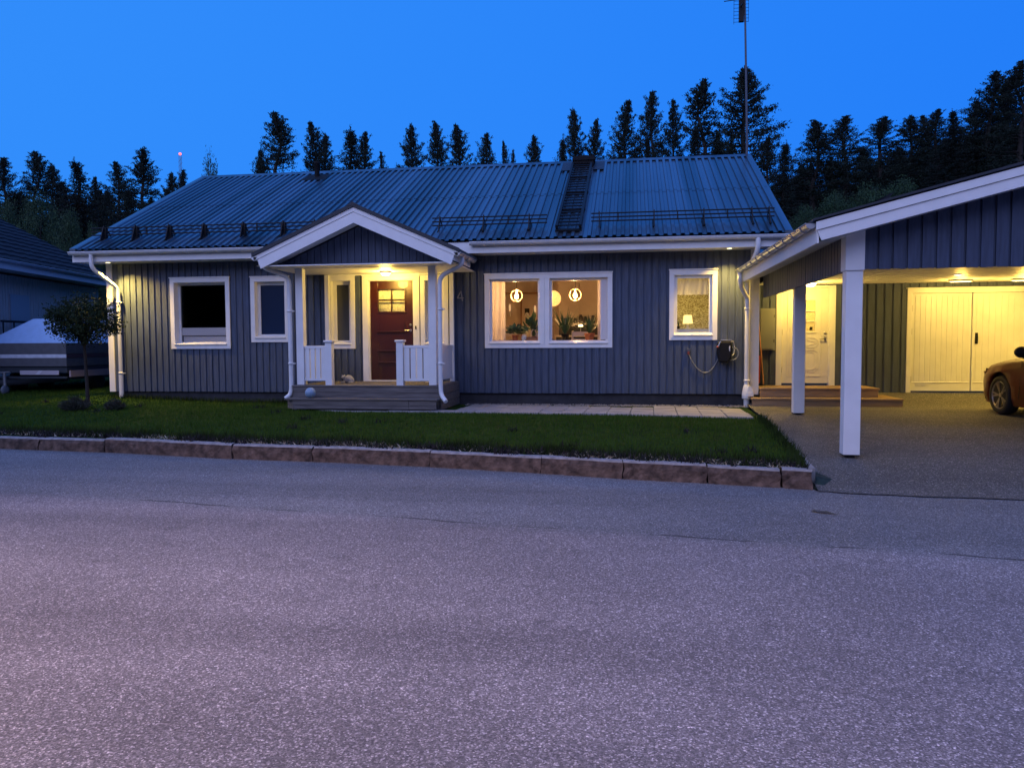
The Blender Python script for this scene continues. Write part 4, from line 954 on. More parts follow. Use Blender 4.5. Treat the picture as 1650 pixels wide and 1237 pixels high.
m_ = MB(); m_.lathe([(.12, -.02), (.12, 0)], (3.45, 15.85, 2.713), 18); obj('lamp_base', m_, M_trim, t)
m_ = MB(); m_.lathe([(.001, -.09), (.07, -.078), (.105, -.04), (.11, -.021)], (3.45, 15.85, 2.713), 18); obj('lamp_shade', m_, emit('bright_lens', (1, .86, .45), 9), t)
lamp('entrance_light', 'POINT', (3.45, 15.85, 2.46), 58, WARM, t, .10)

# ------------------------------------------------------------------ kitchen things seen through the window
m_ = MB(); m_.box(-2.8, -1.78, WY + .13, WY + .45, 1.585, 1.612); m_.box(-1.55, -.62, WY + .13, WY + .45, 1.585, 1.612); o = obj('window_board', m_, M_trim, house)
SB = 1.613
cu = MB(); curtain(cu, -2.84, -2.55, 1.62, 2.86, WY + .23, .034, 2.6, 90, 4, 0); tag(obj('curtain', cu, M_cloth, origin=(-2.7, WY + .22, 1.62)), 'pale long curtain at the left edge of the kitchen window', 'curtain')
cu = MB(); curtain(cu, -.66, -.60, 1.62, 2.86, WY + .2, .012, 2, 30, 6, 0); tag(obj('curtain', cu, M_cloth, origin=(-.63, WY + .2, 1.62)), 'narrow bunched curtain beside the slatted blind of the kitchen window', 'curtain')
KW = (1.0, .55, .20)
for x, lab in ((-2.444, 'ring pendant with glowing bulb in the left kitchen pane'), (-1.173, 'ring pendant with glowing bulb in the right kitchen pane')):
    c0 = (x, 16.7, 2.588); t = thing('pendant_lamp', (x, 16.7, 3.25), lab, 'lamp', 'ring pendants over the kitchen table')
    m_ = MB(); m_.tube([(x, 16.7, 2.72), (x, 16.7, 3.248)], .005, 6); obj('cord', m_, M_black, t)
    m_ = MB(); m_.tube([(x + .124 * math.cos(a), 16.7, 2.588 + .124 * math.sin(a)) for a in [2 * PI * i / 40 for i in range(40)]], .0045, 8, closed=True); obj('ring', m_, M_ring, t)
    m_ = MB(); m_.lathe([(.018, .06), (.02, .13)], c0, 12); obj('socket', m_, M_trim, t)
    m_ = MB(); m_.lathe([(.001, -.085), (.034, -.068), (.046, -.025), (.036, .02), (.018, .058)], c0, 14); obj('bulb', m_, M_bulb, t)
    lamp('pendant_light', 'POINT', (x, 16.62, 2.56), 52, KW, t, .05)
t = thing('wicker_lamp', (-1.78, 18.0, 3.25), 'round woven ball lamp glowing behind the mullion of the kitchen window', 'lamp')
m_ = MB(); m_.tube([(-1.78, 18.0, 2.76), (-1.78, 18.0, 3.248)], .005, 6); obj('cord', m_, M_black, t)
m_ = MB(); rnd = random.Random(2)
for i in range(60):
    ax = Vector((rnd.gauss(0, 1), rnd.gauss(0, 1), rnd.gauss(0, 1))).normalized(); u = ax.orthogonal().normalized(); v = ax.cross(u); rr = .178 + rnd.uniform(-.006, .003)
    m_.tube([Vector((-1.78, 18, 2.586)) + (u * math.cos(a) + v * math.sin(a)) * rr for a in [2 * PI * k_ / 24 for k_ in range(24)]], .0055, 4, closed=True)
obj('woven_shade', m_, M_wick, t); m_ = MB(); m_.ball((-1.78, 18, 2.586), .06, 8); obj('bulb', m_, M_wick, t)
lamp('wicker_light', 'POINT', (-1.78, 18.0, 2.586), 14, KW, t, .06)
def leaves_strap(mb, c, n, L, spread, seed, wid=.012, droop=.5):
    rnd = random.Random(seed)
    for i in range(n):
        a = rnd.uniform(0, 2 * PI); l_ = L * rnd.uniform(.6, 1.1); out = spread * rnd.uniform(.2, 1.0); dr = droop * rnd.uniform(.2, 1)
        pts_ = []
        for k_ in range(7):
            t_ = k_ / 6; r_ = out * l_ * t_; z = l_ * (t_ - dr * out * t_ * t_); pts_.append(Vector((c[0] + r_ * math.cos(a), c[1] + r_ * math.sin(a) * .6, c[2] + z)))
        sd = Vector((-math.sin(a), math.cos(a), .2)).normalized(); vs = []
        for k_, p_ in enumerate(pts_): w_ = wid * (1 - (k_ / 6) ** 2 * .95); vs += [p_ - sd * w_, p_ + sd * w_]
        mb.add(vs, [(2 * k_, 2 * k_ + 1, 2 * k_ + 3, 2 * k_ + 2) for k_ in range(6)], True)
def leaves_oval(mb, c, n, R0, size, seed, zs=1.0):
    rnd = random.Random(seed)
    for i in range(n):
        d_ = Vector((rnd.gauss(0, 1), rnd.gauss(0, .7), abs(rnd.gauss(.3, .8)) * zs)).normalized(); p_ = Vector(c) + d_ * R0 * rnd.uniform(.35, 1)
        t_ = (d_ + Vector((rnd.uniform(-.6, .6), rnd.uniform(-.6, .6), rnd.uniform(-.4, .4)))).normalized(); s_ = t_.cross(Vector((rnd.uniform(-1, 1), rnd.uniform(-1, 1), 1))).normalized(); l_ = size * rnd.uniform(.6, 1.2); w_ = l_ * .22
        mb.add([p_, p_ + t_ * l_ * .5 + s_ * w_, p_ + t_ * l_, p_ + t_ * l_ * .5 - s_ * w_], [(0, 1, 2, 3)])
def potted(x, y, r, h, mpot, label, build, mleaf, z=SB):
    t = thing('potted_plant', (x, y, z), label, 'plant', 'plants on the kitchen window board')
    m_ = MB(); m_.lathe([(r * .68, 0), (r * .95, h * .85), (r * 1.04, h * .86), (r * 1.05, h), (r * .9, h), (r * .85, h * .8), (.001, h * .8)], (x, y, z), 18); obj('pot', m_, mpot, t)
    m_ = MB(); build(m_, (x, y, z + h * .85)); obj('foliage', m_, mleaf, t)
potted(-2.365, WY + .34, .075, .12, M_terra, 'small bushy blue-green plant in a brown pot beside the curtain', lambda b_, c_: leaves_oval(b_, (c_[0], c_[1], c_[2] + .05), 220, .15, .10, 3), M_plant2)
potted(-1.98, WY + .33, .07, .09, M_wood, 'dark big-leaved plant behind the wooden basket in the left pane', lambda b_, c_: (leaves_oval(b_, (c_[0], c_[1], c_[2] + .06), 70, .26, .24, 5, 1.3), leaves_strap(b_, c_, 8, .36, .6, 8, .03)), M_plant)
potted(-1.33, WY + .33, .085, .13, M_black, 'tall spiky aloe-like plant with drooping leaves in a dark pot', lambda b_, c_: (leaves_strap(b_, c_, 44, .62, .72, 7, .017, .6), leaves_strap(b_, (c_[0], c_[1], c_[2] + .12), 40, .36, 1.5, 9, .012, 1.4)), M_plant)
potted(-.83, WY + .33, .11, .145, M_terra, 'spiky plant in a wide terracotta pot at the right pane', lambda b_, c_: leaves_strap(b_, c_, 40, .42, .9, 11, .017, .5), M_plant)
t = thing('basket', (-1.99, WY + .27, SB), 'low brown wooden basket with an arched handle on the window board', 'basket')
m_ = MB(); m_.box(-2.15, -1.83, WY + .22, WY + .235, SB + .002, SB + .075); m_.box(-2.15, -1.83, WY + .30, WY + .315, SB + .002, SB + .075); m_.box(-2.15, -2.135, WY + .236, WY + .299, SB + .002, SB + .075); m_.box(-1.845, -1.83, WY + .236, WY + .299, SB + .002, SB + .075); obj('body', m_, M_wood, t)
m_ = MB(); m_.tube([(-1.97 + .06 * math.cos(a), WY + .268, SB + .07 + .16 * math.sin(a)) for a in [PI * i / 14 for i in range(15)]], .011, 6); obj('handle', m_, M_cab, t)
m_ = MB(); m_.lathe([(.03, 0), (.06, .03), (.062, .08), (.04, .125), (.001, .14)], (-2.165, WY + .26, SB), 16); tag(obj('ornament', m_, M_white, origin=(-2.165, WY + .26, SB)), 'small rounded white ornament on the kitchen window board', 'ornament')
def chair(x, y, rz, label):
    t = thing('chair', (x, y, .8), label, 'chair', 'kitchen chairs', rz)
    def bx(nm, *a): m = MB(); m.box(*a); return obj(nm, m, M_cab, t, local=True, bevel=.006)
    bx('seat', -.21, .21, -.21, .21, .43, .46)
    for sx in (-1, 1):
        for sy in (-1, 1): bx('leg', sx * .19 - .017, sx * .19 + .017, sy * .19 - .017, sy * .19 + .017, 0, .43)
    m = MB(); m.bar((-.19, .2, .46), (-.18, .26, 1.0), .035); m.bar((.19, .2, .46), (.18, .26, 1.0), .035)
    for z in (.66, .80, .95): m.bar((-.185, .20 + (z - .46) * .11, z), (.185, .20 + (z - .46) * .11, z), .02, .09)
    obj('backrest', m, M_cab, t, local=True)
chair(-1.08, 16.45, PI + .25, 'pale wooden chair seen between the two spiky plants'); chair(-2.55, 16.5, PI - .1, 'pale wooden chair seen behind the bushy blue-green plant')
t = thing('table', (-1.8, 17.1, .8), 'dark table under the two ring pendants', 'table')
m_ = MB(); m_.box(-2.6, -1.0, 16.75, 17.5, 1.51, 1.54); obj('tabletop', m_, M_wood, t)
for sx in (-2.5, -1.1):
    for sy in (16.83, 17.42): m_ = MB(); m_.box(sx - .03, sx + .03, sy - .03, sy + .03, .801, 1.51); obj('leg', m_, M_wood, t)
rnd = random.Random(12)     # jars on the worktop
jl = ['dark round jar at the left end of the worktop row', 'squat dark jar on the kitchen worktop, left of the tallest tin', 'tallest dark tin in the row on the kitchen worktop', 'grey lidded jar right of the tallest tin on the worktop', 'small dark cup between the jars on the worktop', 'dark jar at the right end of the worktop row', 'dark kettle-like jar right of the aloe plant on the worktop']
for i, (x, r_, h_) in enumerate([(-1.46, .05, .15), (-1.33, .045, .13), (-1.2, .05, .21), (-1.09, .045, .17), (-1.0, .035, .11), (-.9, .05, .19), (-1.58, .055, .13)]):
    m_ = MB(); m_.lathe([(r_, 0), (r_, h_ * .75), (r_ * .7, h_ * .85), (r_ * .75, h_ * .86), (r_ * .75, h_), (.001, h_)], (x, 18.95, 2.03), 14)
    tag(obj('jar', m_, mat('dark_jar', (.03, .025, .03), .3), origin=(x, 18.95, 2.03)), jl[i], 'jar', 'jars along the kitchen worktop')
m_ = MB(); m_.box(-1.72, -.4, 18.78, 19.04, 1.99, 2.028); obj('shelf', m_, M_cab, house)
m_ = MB(); m_.box(-1.72, -.4, 18.80, 19.02, 1.745, 1.985); obj('splashback', m_, M_cabdk, house)
for i, (x, z, lab) in enumerate([(-2.995, 2.33, 'slim glowing wall lamp beside the curtain in the kitchen'), (-2.36, 2.29, 'slim glowing wall lamp behind the big-leaved plant')]):
    t = thing('wall_lamp', (x, 19.36, z), lab, 'lamp', 'slim wall lamps at the back of the kitchen')
    m_ = MB(); m_.box(x - .02, x + .02, 19.30, 19.38, z - .1, z + .02); obj('bracket', m_, M_steel, t); m_ = MB(); m_.lathe([(.022, .03), (.026, .14), (.012, .2)], (x, 19.28, z), 10); obj('shade', m_, M_ring, t)
t = thing('picture', (-2.5, 19.28, 2.3), 'small dark picture with a pale shape on the kitchen door', 'picture')
m_ = MB(); m_.box(-2.62, -2.50, 19.275, 19.298, 2.25, 2.42); obj('frame', m_, M_black, t); m_ = MB(); m_.lathe([(.001, 0), (.05, .001), (.05, .006)], (-2.56, 19.272, 2.27), 16, Matrix.Rotation(PI / 2, 4, 'X')); obj('motif', m_, M_white, t)
t = thing('counter_lamp', (-1.18, 18.6, 1.745), 'small worktop lamp glowing behind the aloe-like plant', 'lamp')
m_ = MB(); m_.lathe([(.05, 0), (.05, .01), (.008, .015), (.008, .2)], (-1.18, 18.6, 1.745), 12); obj('stem', m_, M_steel, t); m_ = MB(); m_.lathe([(.06, .2), (.045, .24), (.001, .25)], (-1.18, 18.6, 1.745), 14); obj('shade', m_, M_lamplens, t)
# washroom window
cu = MB(); curtain(cu, .90, 1.51, 2.50, 2.84, WY + .17, .014, 6, 80, 9, .006); tag(obj('curtain', cu, M_cloth, origin=(1.2, WY + .17, 2.5)), 'short cream cafe curtain across the top of the small lit window', 'curtain')
m_ = MB(); m_.box(.86, 1.56, WY + .13, WY + .45, 1.80, 1.825); m_.box(.86, 1.56, WY + .12, WY + .129, 1.7, 1.825); obj('window_board', m_, M_trim, house)
t = thing('table_lamp', (1.13, WY + .33, 1.826), 'small table lamp with a glowing cream shade in the small window', 'lamp')
m_ = MB(); m_.lathe([(.055, 0), (.055, .015), (.02, .03), (.03, .06), (.015, .09), (.012, .13)], (1.13, WY + .33, 1.826), 16); obj('lamp_foot', m_, M_cab, t)
m_ = MB(); m_.lathe([(.10, .11), (.078, .28)], (1.13, WY + .33, 1.826), 24); obj('lamp_shade', m_, M_shade, t)
lamp('table_light', 'POINT', (1.13, WY + .33, 2.03), 3, (1, .74, .25), t, .05)
lamp('table_light', 'POINT', (1.13, WY + .33, 2.16), 17, (1, .72, .22), t, .05)
t = thing('potted_plant', (.945, WY + .3, 1.826), 'small sprig in a dark pot beside the table lamp', 'plant'); m_ = MB(); m_.lathe([(.025, 0), (.03, .06), (.001, .055)], (.945, WY + .3, 1.826), 12); obj('pot', m_, M_black, t); m_ = MB(); leaves_strap(m_, (.945, WY + .3, 1.88), 7, .16, .3, 2, .012); obj('foliage', m_, M_plant, t)

# ------------------------------------------------------------------ things on and by the house
t = thing('cable_reel', (1.80, WY - .02, 1.42), 'black wall-mounted cable reel with pale ring and looping cable', 'cable reel')
m_ = MB(); pts_ = [(-.10, -.24), (.06, -.25), (.12, -.16), (.14, .02), (.12, .15), (-.08, .165), (-.14, .12), (-.145, -.08)]
m_.prism([(1.80 + a, 1.42 + b_) for a, b_ in pts_], WY - .24, WY - .02, 'y'); obj('body', m_, M_black, t, bevel=.03)
m_ = MB(); m_.box(1.72, 1.93, WY - .22, WY - .01, 1.585, 1.61); obj('bracket', m_, M_steel, t, bevel=.006)
m_ = MB(); Mx = Matrix.Translation((1.935, WY - .14, 1.44)) @ Matrix.Rotation(R(60), 4, 'Z') @ Matrix.Diagonal((1, 1, 1.25, 1))
m_.tube([Mx @ Vector((.11 * math.cos(a), 0, .11 * math.sin(a))) for a in [2 * PI * i / 30 for i in range(30)]], .013, 8, closed=True); obj('ring', m_, M_trim, t)
m_ = MB(); m_.tube([(1.66, WY - .26, 1.47), (1.71, WY - .26, 1.58)], .014, 8); obj('handle', m_, M_steel, t)
m_ = MB(); m_.tube([(1.645, WY - .26, 1.465), (1.665, WY - .26, 1.48)], .02, 8); obj('grip', m_, mat('red_grip', (.5, .06, .02), .5), t)
m_ = MB(); m_.tube(bend([(1.94, WY - .16, 1.46), (2.03, WY - .2, 1.44), (2.06, WY - .2, 1.33), (2.0, WY - .2, 1.22), (1.86, WY - .14, 1.22)], .09), .011, 8)
m_.tube([Vector((1.125 + (1.70 - 1.125) * u, WY - .03, 1.33 + (1.27 - 1.33) * u - .33 * (1 - (2 * u - 1) ** 2) * (1 + .25 * (u - .5)))) for u in [i / 24 for i in range(25)]], .010, 8); obj('cable', m_, mat('grey_cable', (.22, .23, .22), .5), t)
t = thing('wall_socket', (1.117, WY - .01, 1.37), 'small outdoor wall socket where the drooping cable plugs in', 'socket')
m_ = MB(); m_.box(1.08, 1.155, WY - .05, WY - .004, 1.36, 1.44); obj('box', m_, M_bluedk, t, bevel=.006); m_ = MB(); m_.box(1.10, 1.14, WY - .075, WY - .051, 1.325, 1.385); obj('plug', m_, mat('dark_red_plug', (.2, .04, .03), .5), t)
t = thing('meter_cabinet', (2.74, LY - .01, 1.39), 'grey electricity meter cabinet on the link wall beside the entrance door', 'cabinet')
m_ = MB(); m_.box(2.60, 2.905, LY - .10, LY - .004, 1.39, 2.24); obj('box', m_, mat('grey_cabinet', (.20, .21, .20), .5), t, bevel=.006); m_ = MB(); m_.box(2.61, 2.87, LY - .115, LY - .101, 1.42, 2.21); obj('door', m_, mat('grey_cabinet_door', (.20, .21, .20), .5), t, bevel=.003)
for z in (2.05, 1.55): m_ = MB(); m_.box(2.872, 2.884, LY - .118, LY - .102, z, z + .06); obj('hinge', m_, M_black, t)
t = thing('rake', (2.69, 16.30, .68), 'long wooden rake handle leaning in the corner by the meter cabinet', 'rake')
m_ = MB(); m_.tube([(2.545, 16.36, 2.20), (2.665, 16.28, .70)], .014, 8); obj('handle', m_, mat('orange_wood', (.50, .22, .10), .6, var=.2), t)
m_ = MB(); m_.box(2.52, 2.66, 16.30, 16.33, .68, .70); [m_.box(2.53 + i * .02, 2.535 + i * .02, 16.24, 16.30, .685, .69) for i in range(7)]; obj('rake_head', m_, M_black, t)
t = thing('shovel', (2.58, 16.42, .68), 'orange-red shovel leaning beside the rake', 'shovel'); m_ = MB(); m_.tube([(2.52, 16.44, 1.7), (2.565, 16.40, 1.28)], .014, 8); obj('handle', m_, M_wood, t); m_ = MB(); m_.prism([(2.50, 1.28), (2.62, 1.28), (2.61, .74), (2.56, .68), (2.51, .74)], 16.38, 16.39, 'y'); obj('blade', m_, mat('red_blade', (.5, .07, .02), .5), t)
m_ = MB(); m_.ball((-5.945, 13.80, .656), .1, 16); tag(obj('ball', m_, mat('grey_blue_ball', (.22, .33, .45), .4), origin=(-5.945, 13.8, .555)), 'grey-blue ball on the lower porch step', 'ball')
# cat figurine
t = thing('cat_figurine', (-5.65, 14.9, .79), 'grey stone cat figurine lying on the porch deck', 'figurine')
M_stone = mat('grey_stone', (.36, .35, .33), .9, var=.25, vscale=20, bump=.4)
me = MB(); c0 = Vector((-5.62, 14.92, .786))
prof = [(-.13, .015, .03), (-.10, .045, .055), (-.05, .065, .075), (.0, .068, .08), (.05, .058, .068), (.085, .04, .05), (.10, .01, .03)]
rings = []
for (dx_, ry, rz) in prof: rings.append([c0 + Vector((-dx_, ry * math.cos(a), max(.0, rz + rz * math.sin(a)))) for a in [2 * PI * i / 14 for i in range(14)]])
VV = [v for r_ in rings for v in r_]; me.add(VV, [(i * 14 + k_, i * 14 + (k_ + 1) % 14, (i + 1) * 14 + (k_ + 1) % 14, (i + 1) * 14 + k_) for i in range(len(rings) - 1) for k_ in range(14)], True)
h0 = c0 + Vector((-.085, -.035, .115)); me.ball(h0, .042, 8, (1.05, .95, .95)); me.ball(h0 + Vector((-.008, -.036, -.012)), .017, 6)
for sx in (-.026, .022): me.add([h0 + Vector((sx - .014, 0, .03)), h0 + Vector((sx + .014, 0, .03)), h0 + Vector((sx, .012, .028)), h0 + Vector((sx, 0, .062))], [(0, 1, 3), (1, 2, 3), (2, 0, 3)])
me.tube([c0 + Vector((-.09, -.05, .015)), c0 + Vector((-.13, -.075, .013))], .014, 7); me.tube([c0 + Vector((-.05, -.055, .015)), c0 + Vector((-.085, -.085, .013))], .014, 7)
me.tube(bend([c0 + Vector((.10, .0, .02)), c0 + Vector((.11, -.05, .015)), c0 + Vector((.03, -.075, .012))], .03), .012, 7)
obj('body', me, M_stone, t)
m_ = MB(); m_.box(-4.05, -3.78, 15.0, 15.35, .79, .80); tag(obj('doormat', m_, M_cab, origin=(-3.9, 15.15, .787)), 'pale folded mat on the porch deck behind the right railing', 'mat')

# ================================================================== AERIAL, MAST
t = thing('tv_antenna', (2.86, 20.4, 6.2), 'tall thin rooftop aerial mast at the right end of the ridge', 'antenna')
m_ = MB(); m_.tube([(2.86, 20.4, 5.6), (2.87, 20.4, 6.6), (2.775, 20.4, 10.3)], [.032, .03, .022], 10); obj('mast', m_, mat('dark_mast', (.07, .08, .10), .6), t)
m_ = MB(); x, y = 2.66, 20.25
m_.bar((x + .01, y - .35, 9.75), (x + .03, y + .5, 9.95), .025)
for i in range(9): z = 9.50 + i * .085; m_.tube([(x - .15, y + .15, z), (x + .22, y + .15, z)], .005, 5); 
for i in range(4): m_.tube([(x - .42, y - .2, 9.88 + i * .12), (x + .46, y - .1, 9.98 + i * .12)], .011, 5)
m_.box(x - .02, x + .10, y + .1, y + .2, 9.50, 10.25); m_.tube([(x - .14, y + .15, 9.45), (x - .14, y + .15, 10.2)], .005, 5); m_.tube([(x + .21, y + .15, 9.5), (x + .21, y + .15, 10.2)], .005, 5)
m_.bar((x + .02, y + .15, 9.72), (2.79, 20.4, 9.72), .03)
obj('aerial', m_, M_black, t)
t = thing('radio_mast', (-183.8, 300, 0), 'distant slender radio mast with a red light on top', 'mast')
m_ = MB()
for a in (0, 2.1, 4.2): m_.tube([(-183.8 + 1.1 * math.cos(a), 300 + 1.1 * math.sin(a), 0), (-183.8 + .5 * math.cos(a), 300 + .5 * math.sin(a), 79)], .09, 5)
for i in range(39): z = i * 2.0; m_.tube([(-184.7, 300, z), (-182.9, 300, z + 2)], .06, 4)
obj('lattice', m_, mat('mast_steel', (.12, .14, .2), .6), t); m_ = MB(); m_.ball((-183.8, 300, 79.4), .55, 8); obj('beacon', m_, M_red, t)

# ================================================================== HILL AND WOODS
h = MB(); hx = [-220, -120, -70, -40, -25, -12, -4, 4, 8, 12, 18, 26, 40, 70, 120, 220]; hy = [22, 26, 30, 36, 45, 60, 90, 160]
def hill_z(x, y):
    a = min(1, max(0, (x - 2) / 12)); b = min(1, max(0, (-8 - x) / 14))
    return -.05 + a * lerp(y, [(22, 0), (26, 1.6), (32, 4.6), (42, 6.2), (60, 6.5)]) + b * lerp(y, [(24, 0), (32, .9), (60, 2)]) + .5 * mnoise.noise((x * .12, y * .12, 0)) * (y > 25)
VV = [(x, y, hill_z(x, y)) for y in hy for x in hx]; nx = len(hx)
h.add(VV, [(j * nx + i, j * nx + i + 1, (j + 1) * nx + i + 1, (j + 1) * nx + i) for j in range(len(hy) - 1) for i in range(nx - 1)], True)
tag(obj('hill', h, M_far), kind='structure')
M_needle = mat('needles', (.013, .022, .015), .9, var=.3, vscale=.8, spec=.2)
M_needle2 = mat('spruce_needles', (.008, .015, .011), .9, var=.3, vscale=.8, spec=.2)
M_bark = mat('pine_bark', (.025, .02, .016), .95, var=.3)
M_leafbush = mat('bush_leaves', (.016, .046, .012), .8, var=.4, vscale=1.5)
class Leaves:
    def __init__(s): s.P = []
    def clump(s, c, r, n, size, rnd, flat=.6, elong=2.2, dirv=None):
        for _ in range(n):
            p = (c[0] + rnd.gauss(0, r), c[1] + rnd.gauss(0, r), c[2] + rnd.gauss(0, r * flat))
            d_ = Vector((rnd.gauss(0, 1), rnd.gauss(0, 1), rnd.gauss(.25, .7)))
            if dirv is not None: d_ = d_ * .7 + dirv
            d_.normalize(); s_ = d_.cross(Vector((rnd.gauss(0, 1), rnd.gauss(0, 1), rnd.gauss(0, 1)))).normalized()
            l_ = size * rnd.uniform(.6, 1.3); w_ = l_ / elong * .5
            s.P.append((p, d_ * l_, s_ * w_))
    def mesh(s, name, m):
        n = len(s.P); P = np.array([p for p, _, _ in s.P]); D = np.array([tuple(d) for _, d, _ in s.P]); S = np.array([tuple(q) for _, _, q in s.P])
        V_ = np.empty((n, 4, 3)); V_[:, 0] = P - D * .5; V_[:, 1] = P + S - D * .05; V_[:, 2] = P + D * .5; V_[:, 3] = P - S - D * .05
        me = bpy.data.meshes.new(name); me.vertices.add(4 * n); me.vertices.foreach_set('co', V_.reshape(-1)); me.loops.add(4 * n)
        me.loops.foreach_set('vertex_index', np.arange(4 * n, dtype=np.int32)); me.polygons.add(n); me.polygons.foreach_set('loop_start', np.arange(0, 4 * n, 4, dtype=np.int32)); me.update(calc_edges=True); me.materials.append(m)
        return me
def tree_meshes(kind, seed):
    """unit: 10 m tall tree at the origin -> trunk mesh, crown mesh"""
    rnd = random.Random(seed); tr = MB(); lv = Leaves(); H = 10.0
    wob = [Vector((rnd.gauss(0, .06), rnd.gauss(0, .06), 0)) for _ in range(9)]
    path = [Vector((0, 0, H * i / 8)) + wob[i] * (i / 3 if i < 6 else 1.5) for i in range(9)]; path[0] = Vector((0, 0, -.3))
    tr.tube(path, [.17 * (1 - i / 8) ** .8 + .015 for i in range(9)], 7)
    def at(z): i = min(7, max(0, int(z / H * 8))); f_ = z / H * 8 - i; return path[i].lerp(path[i + 1], f_)
    if kind == 'pine':
        z = H * rnd.uniform(.22, .34); lean = rnd.uniform(0, 6)
        while z < H * .985:
            u = (z - H * .25) / (H * .75); v_ = min(1, (H - z) / (H * .33)); prof = 1.55 * v_ + .015
            nb = rnd.choice((4, 5, 5)) if u < .8 else 5
            a0 = rnd.uniform(0, 6)
            for k_ in range(nb):
                if rnd.random() < .12 and u < .75: continue
                a = a0 + 2 * PI * k_ / nb + rnd.uniform(-.4, .4); L = prof * rnd.uniform(.55, 1.15); up = rnd.uniform(-.08, .25) + .9 * (1 - v_) ** 1.5
                b0 = at(z); dv = Vector((math.cos(a), math.sin(a), up)); b1 = b0 + dv * L * .55; b2 = b0 + Vector((math.cos(a), math.sin(a), up * 1.5)) * L
                tr.tube([b0, b1, b2], [.035 * (1 - u * .7) + .006, .02, .006], 4, cap=False)
                ns = max(2, int(L / .082))
                for j in range(ns):
                    f_ = (.08 + .30 * v_) + (.94 - .30 * v_) * (j + rnd.random()) / ns; sg_ = rnd.gauss(0, .16 * L * (1.25 - f_)); c_ = b0.lerp(b2, f_) + Vector((-math.sin(a) * sg_, math.cos(a) * sg_, rnd.gauss(.0, .02 + .06 * v_)))
                    lv.clump(c_, .03 + .045 * L, rnd.randint(13, 19), .10, rnd, .55, 2.8, Vector((math.cos(a) * .4, math.sin(a) * .4, .5)))
            z += rnd.uniform(.17, .33) * (.34 + .66 * v_)
        [lv.clump(at(H * .999) - Vector((0, 0, .05 * q)), .008 + .006 * q, 6, .09, rnd, 1.2, 3, Vector((0, 0, 1.2))) for q in range(10)]
    elif kind == 'spruce':
        z = .5
        while z < H * .97:
            u = z / H; prof = 1.40 * min(1, (1 - u) / .42) ** .9 + .03
            nb = 7 if u < .8 else 5; a0 = rnd.uniform(0, 6)
            for k_ in range(nb):
                a = a0 + 2 * PI * k_ / nb + rnd.uniform(-.3, .3); L = prof * rnd.uniform(.62, 1.18); b0 = at(z); b2 = b0 + Vector((math.cos(a) * L, math.sin(a) * L, -.22 * L + .25 * u)); b1 = b0.lerp(b2, .5) - Vector((0, 0, .06 * L))
                tr.tube([b0, b1, b2], [.025, .015, .004], 3, cap=False)
                ns = max(3, int(L / .17))
                for j in range(ns):
                    f_ = .12 + .9 * (j + rnd.random()) / ns; c_ = b0.lerp(b2, f_) - Vector((rnd.gauss(0, .05), rnd.gauss(0, .05), .06))
                    lv.clump(c_, .05 + .02 * L, rnd.randint(11, 16), .12, rnd, .7, 2.8, Vector((math.cos(a) * .6, math.sin(a) * .6, -.25)))
            z += rnd.uniform(.16, .26) * (1.1 - .55 * u)
        for q in range(10): lv.clump((path[8].x, path[8].y, H * (.965 + .005 * q)), .025, 4, .1, rnd, 1, 3)
    elif kind == 'bush':        # broad dome of leaves
        for _ in range(420):
            u = rnd.random() ** 1.2; rr = 4.4 * math.sqrt(1 - u * u) * rnd.uniform(.45, 1.04) * (1 + .16 * math.sin(rnd.random() * 6 + u * 7)); a = rnd.uniform(0, 2 * PI)
            lv.clump((rr * math.cos(a), rr * math.sin(a), .3 + 9.3 * u + rnd.gauss(0, .2)), .34, 60, .15, rnd, .8, 1.7)
    else:                       # leafy tree
        z = 1.2
        for _ in range(150):
            u = rnd.random(); zz = 1.0 + 8.6 * u; rr = (1.5 + 1.2 * math.sin(PI * min(1, .15 + u * .9))) * math.sqrt(rnd.random()) * (1.15 - .55 * u); a = rnd.uniform(0, 2 * PI)
            c_ = Vector((rr * math.cos(a), rr * math.sin(a), zz)); 
            if rnd.random() < .25: tr.tube([at(max(.3, zz - 1.4)), at(zz - .5).lerp(c_, .5), c_], [.04, .025, .006], 4, cap=False)
            lv.clump(c_, .30, rnd.randint(30, 44), .17, rnd, .8, 1.7)
    me = bpy.data.meshes.new('trunk'); me.from_pydata([tuple(v) for v in tr.v], [], tr.f); me.polygons.foreach_set('use_smooth', tr.sm); me.materials.append(M_bark)
    return me, lv.mesh('crown', {'pine': M_needle, 'spruce': M_needle2}.get(kind, M_leafbush))
VAR = {'pine': [tree_meshes('pine', s_) for s_ in (1, 2, 3, 4, 5, 6)], 'spruce': [tree_meshes('spruce', s_) for s_ in (11, 12, 13)], 'leafy': [tree_meshes('leafy', s_) for s_ in (21, 22)], 'bush': [tree_meshes('bush', s_) for s_ in (31, 32)]}
import mathutils
YAW, PIT, ROL, FPX = R(8.7001), R(-3.1401), R(.31237), 1249.3
RM = Matrix.Rotation(YAW, 3, 'Z') @ Matrix.Rotation(PIT, 3, 'X') @ Matrix.Rotation(ROL, 3, 'Y')
def bearing(px, py, Y):
    """surveyed spot: where the sight line through a photo point meets the depth Y"""
    d_ = RM @ Vector(((px - 825) / FPX, 1, -(py - 618.5) / FPX)); return Vector((0, 0, 1.6)) + d_ * (Y / d_.y)
CNT = {}
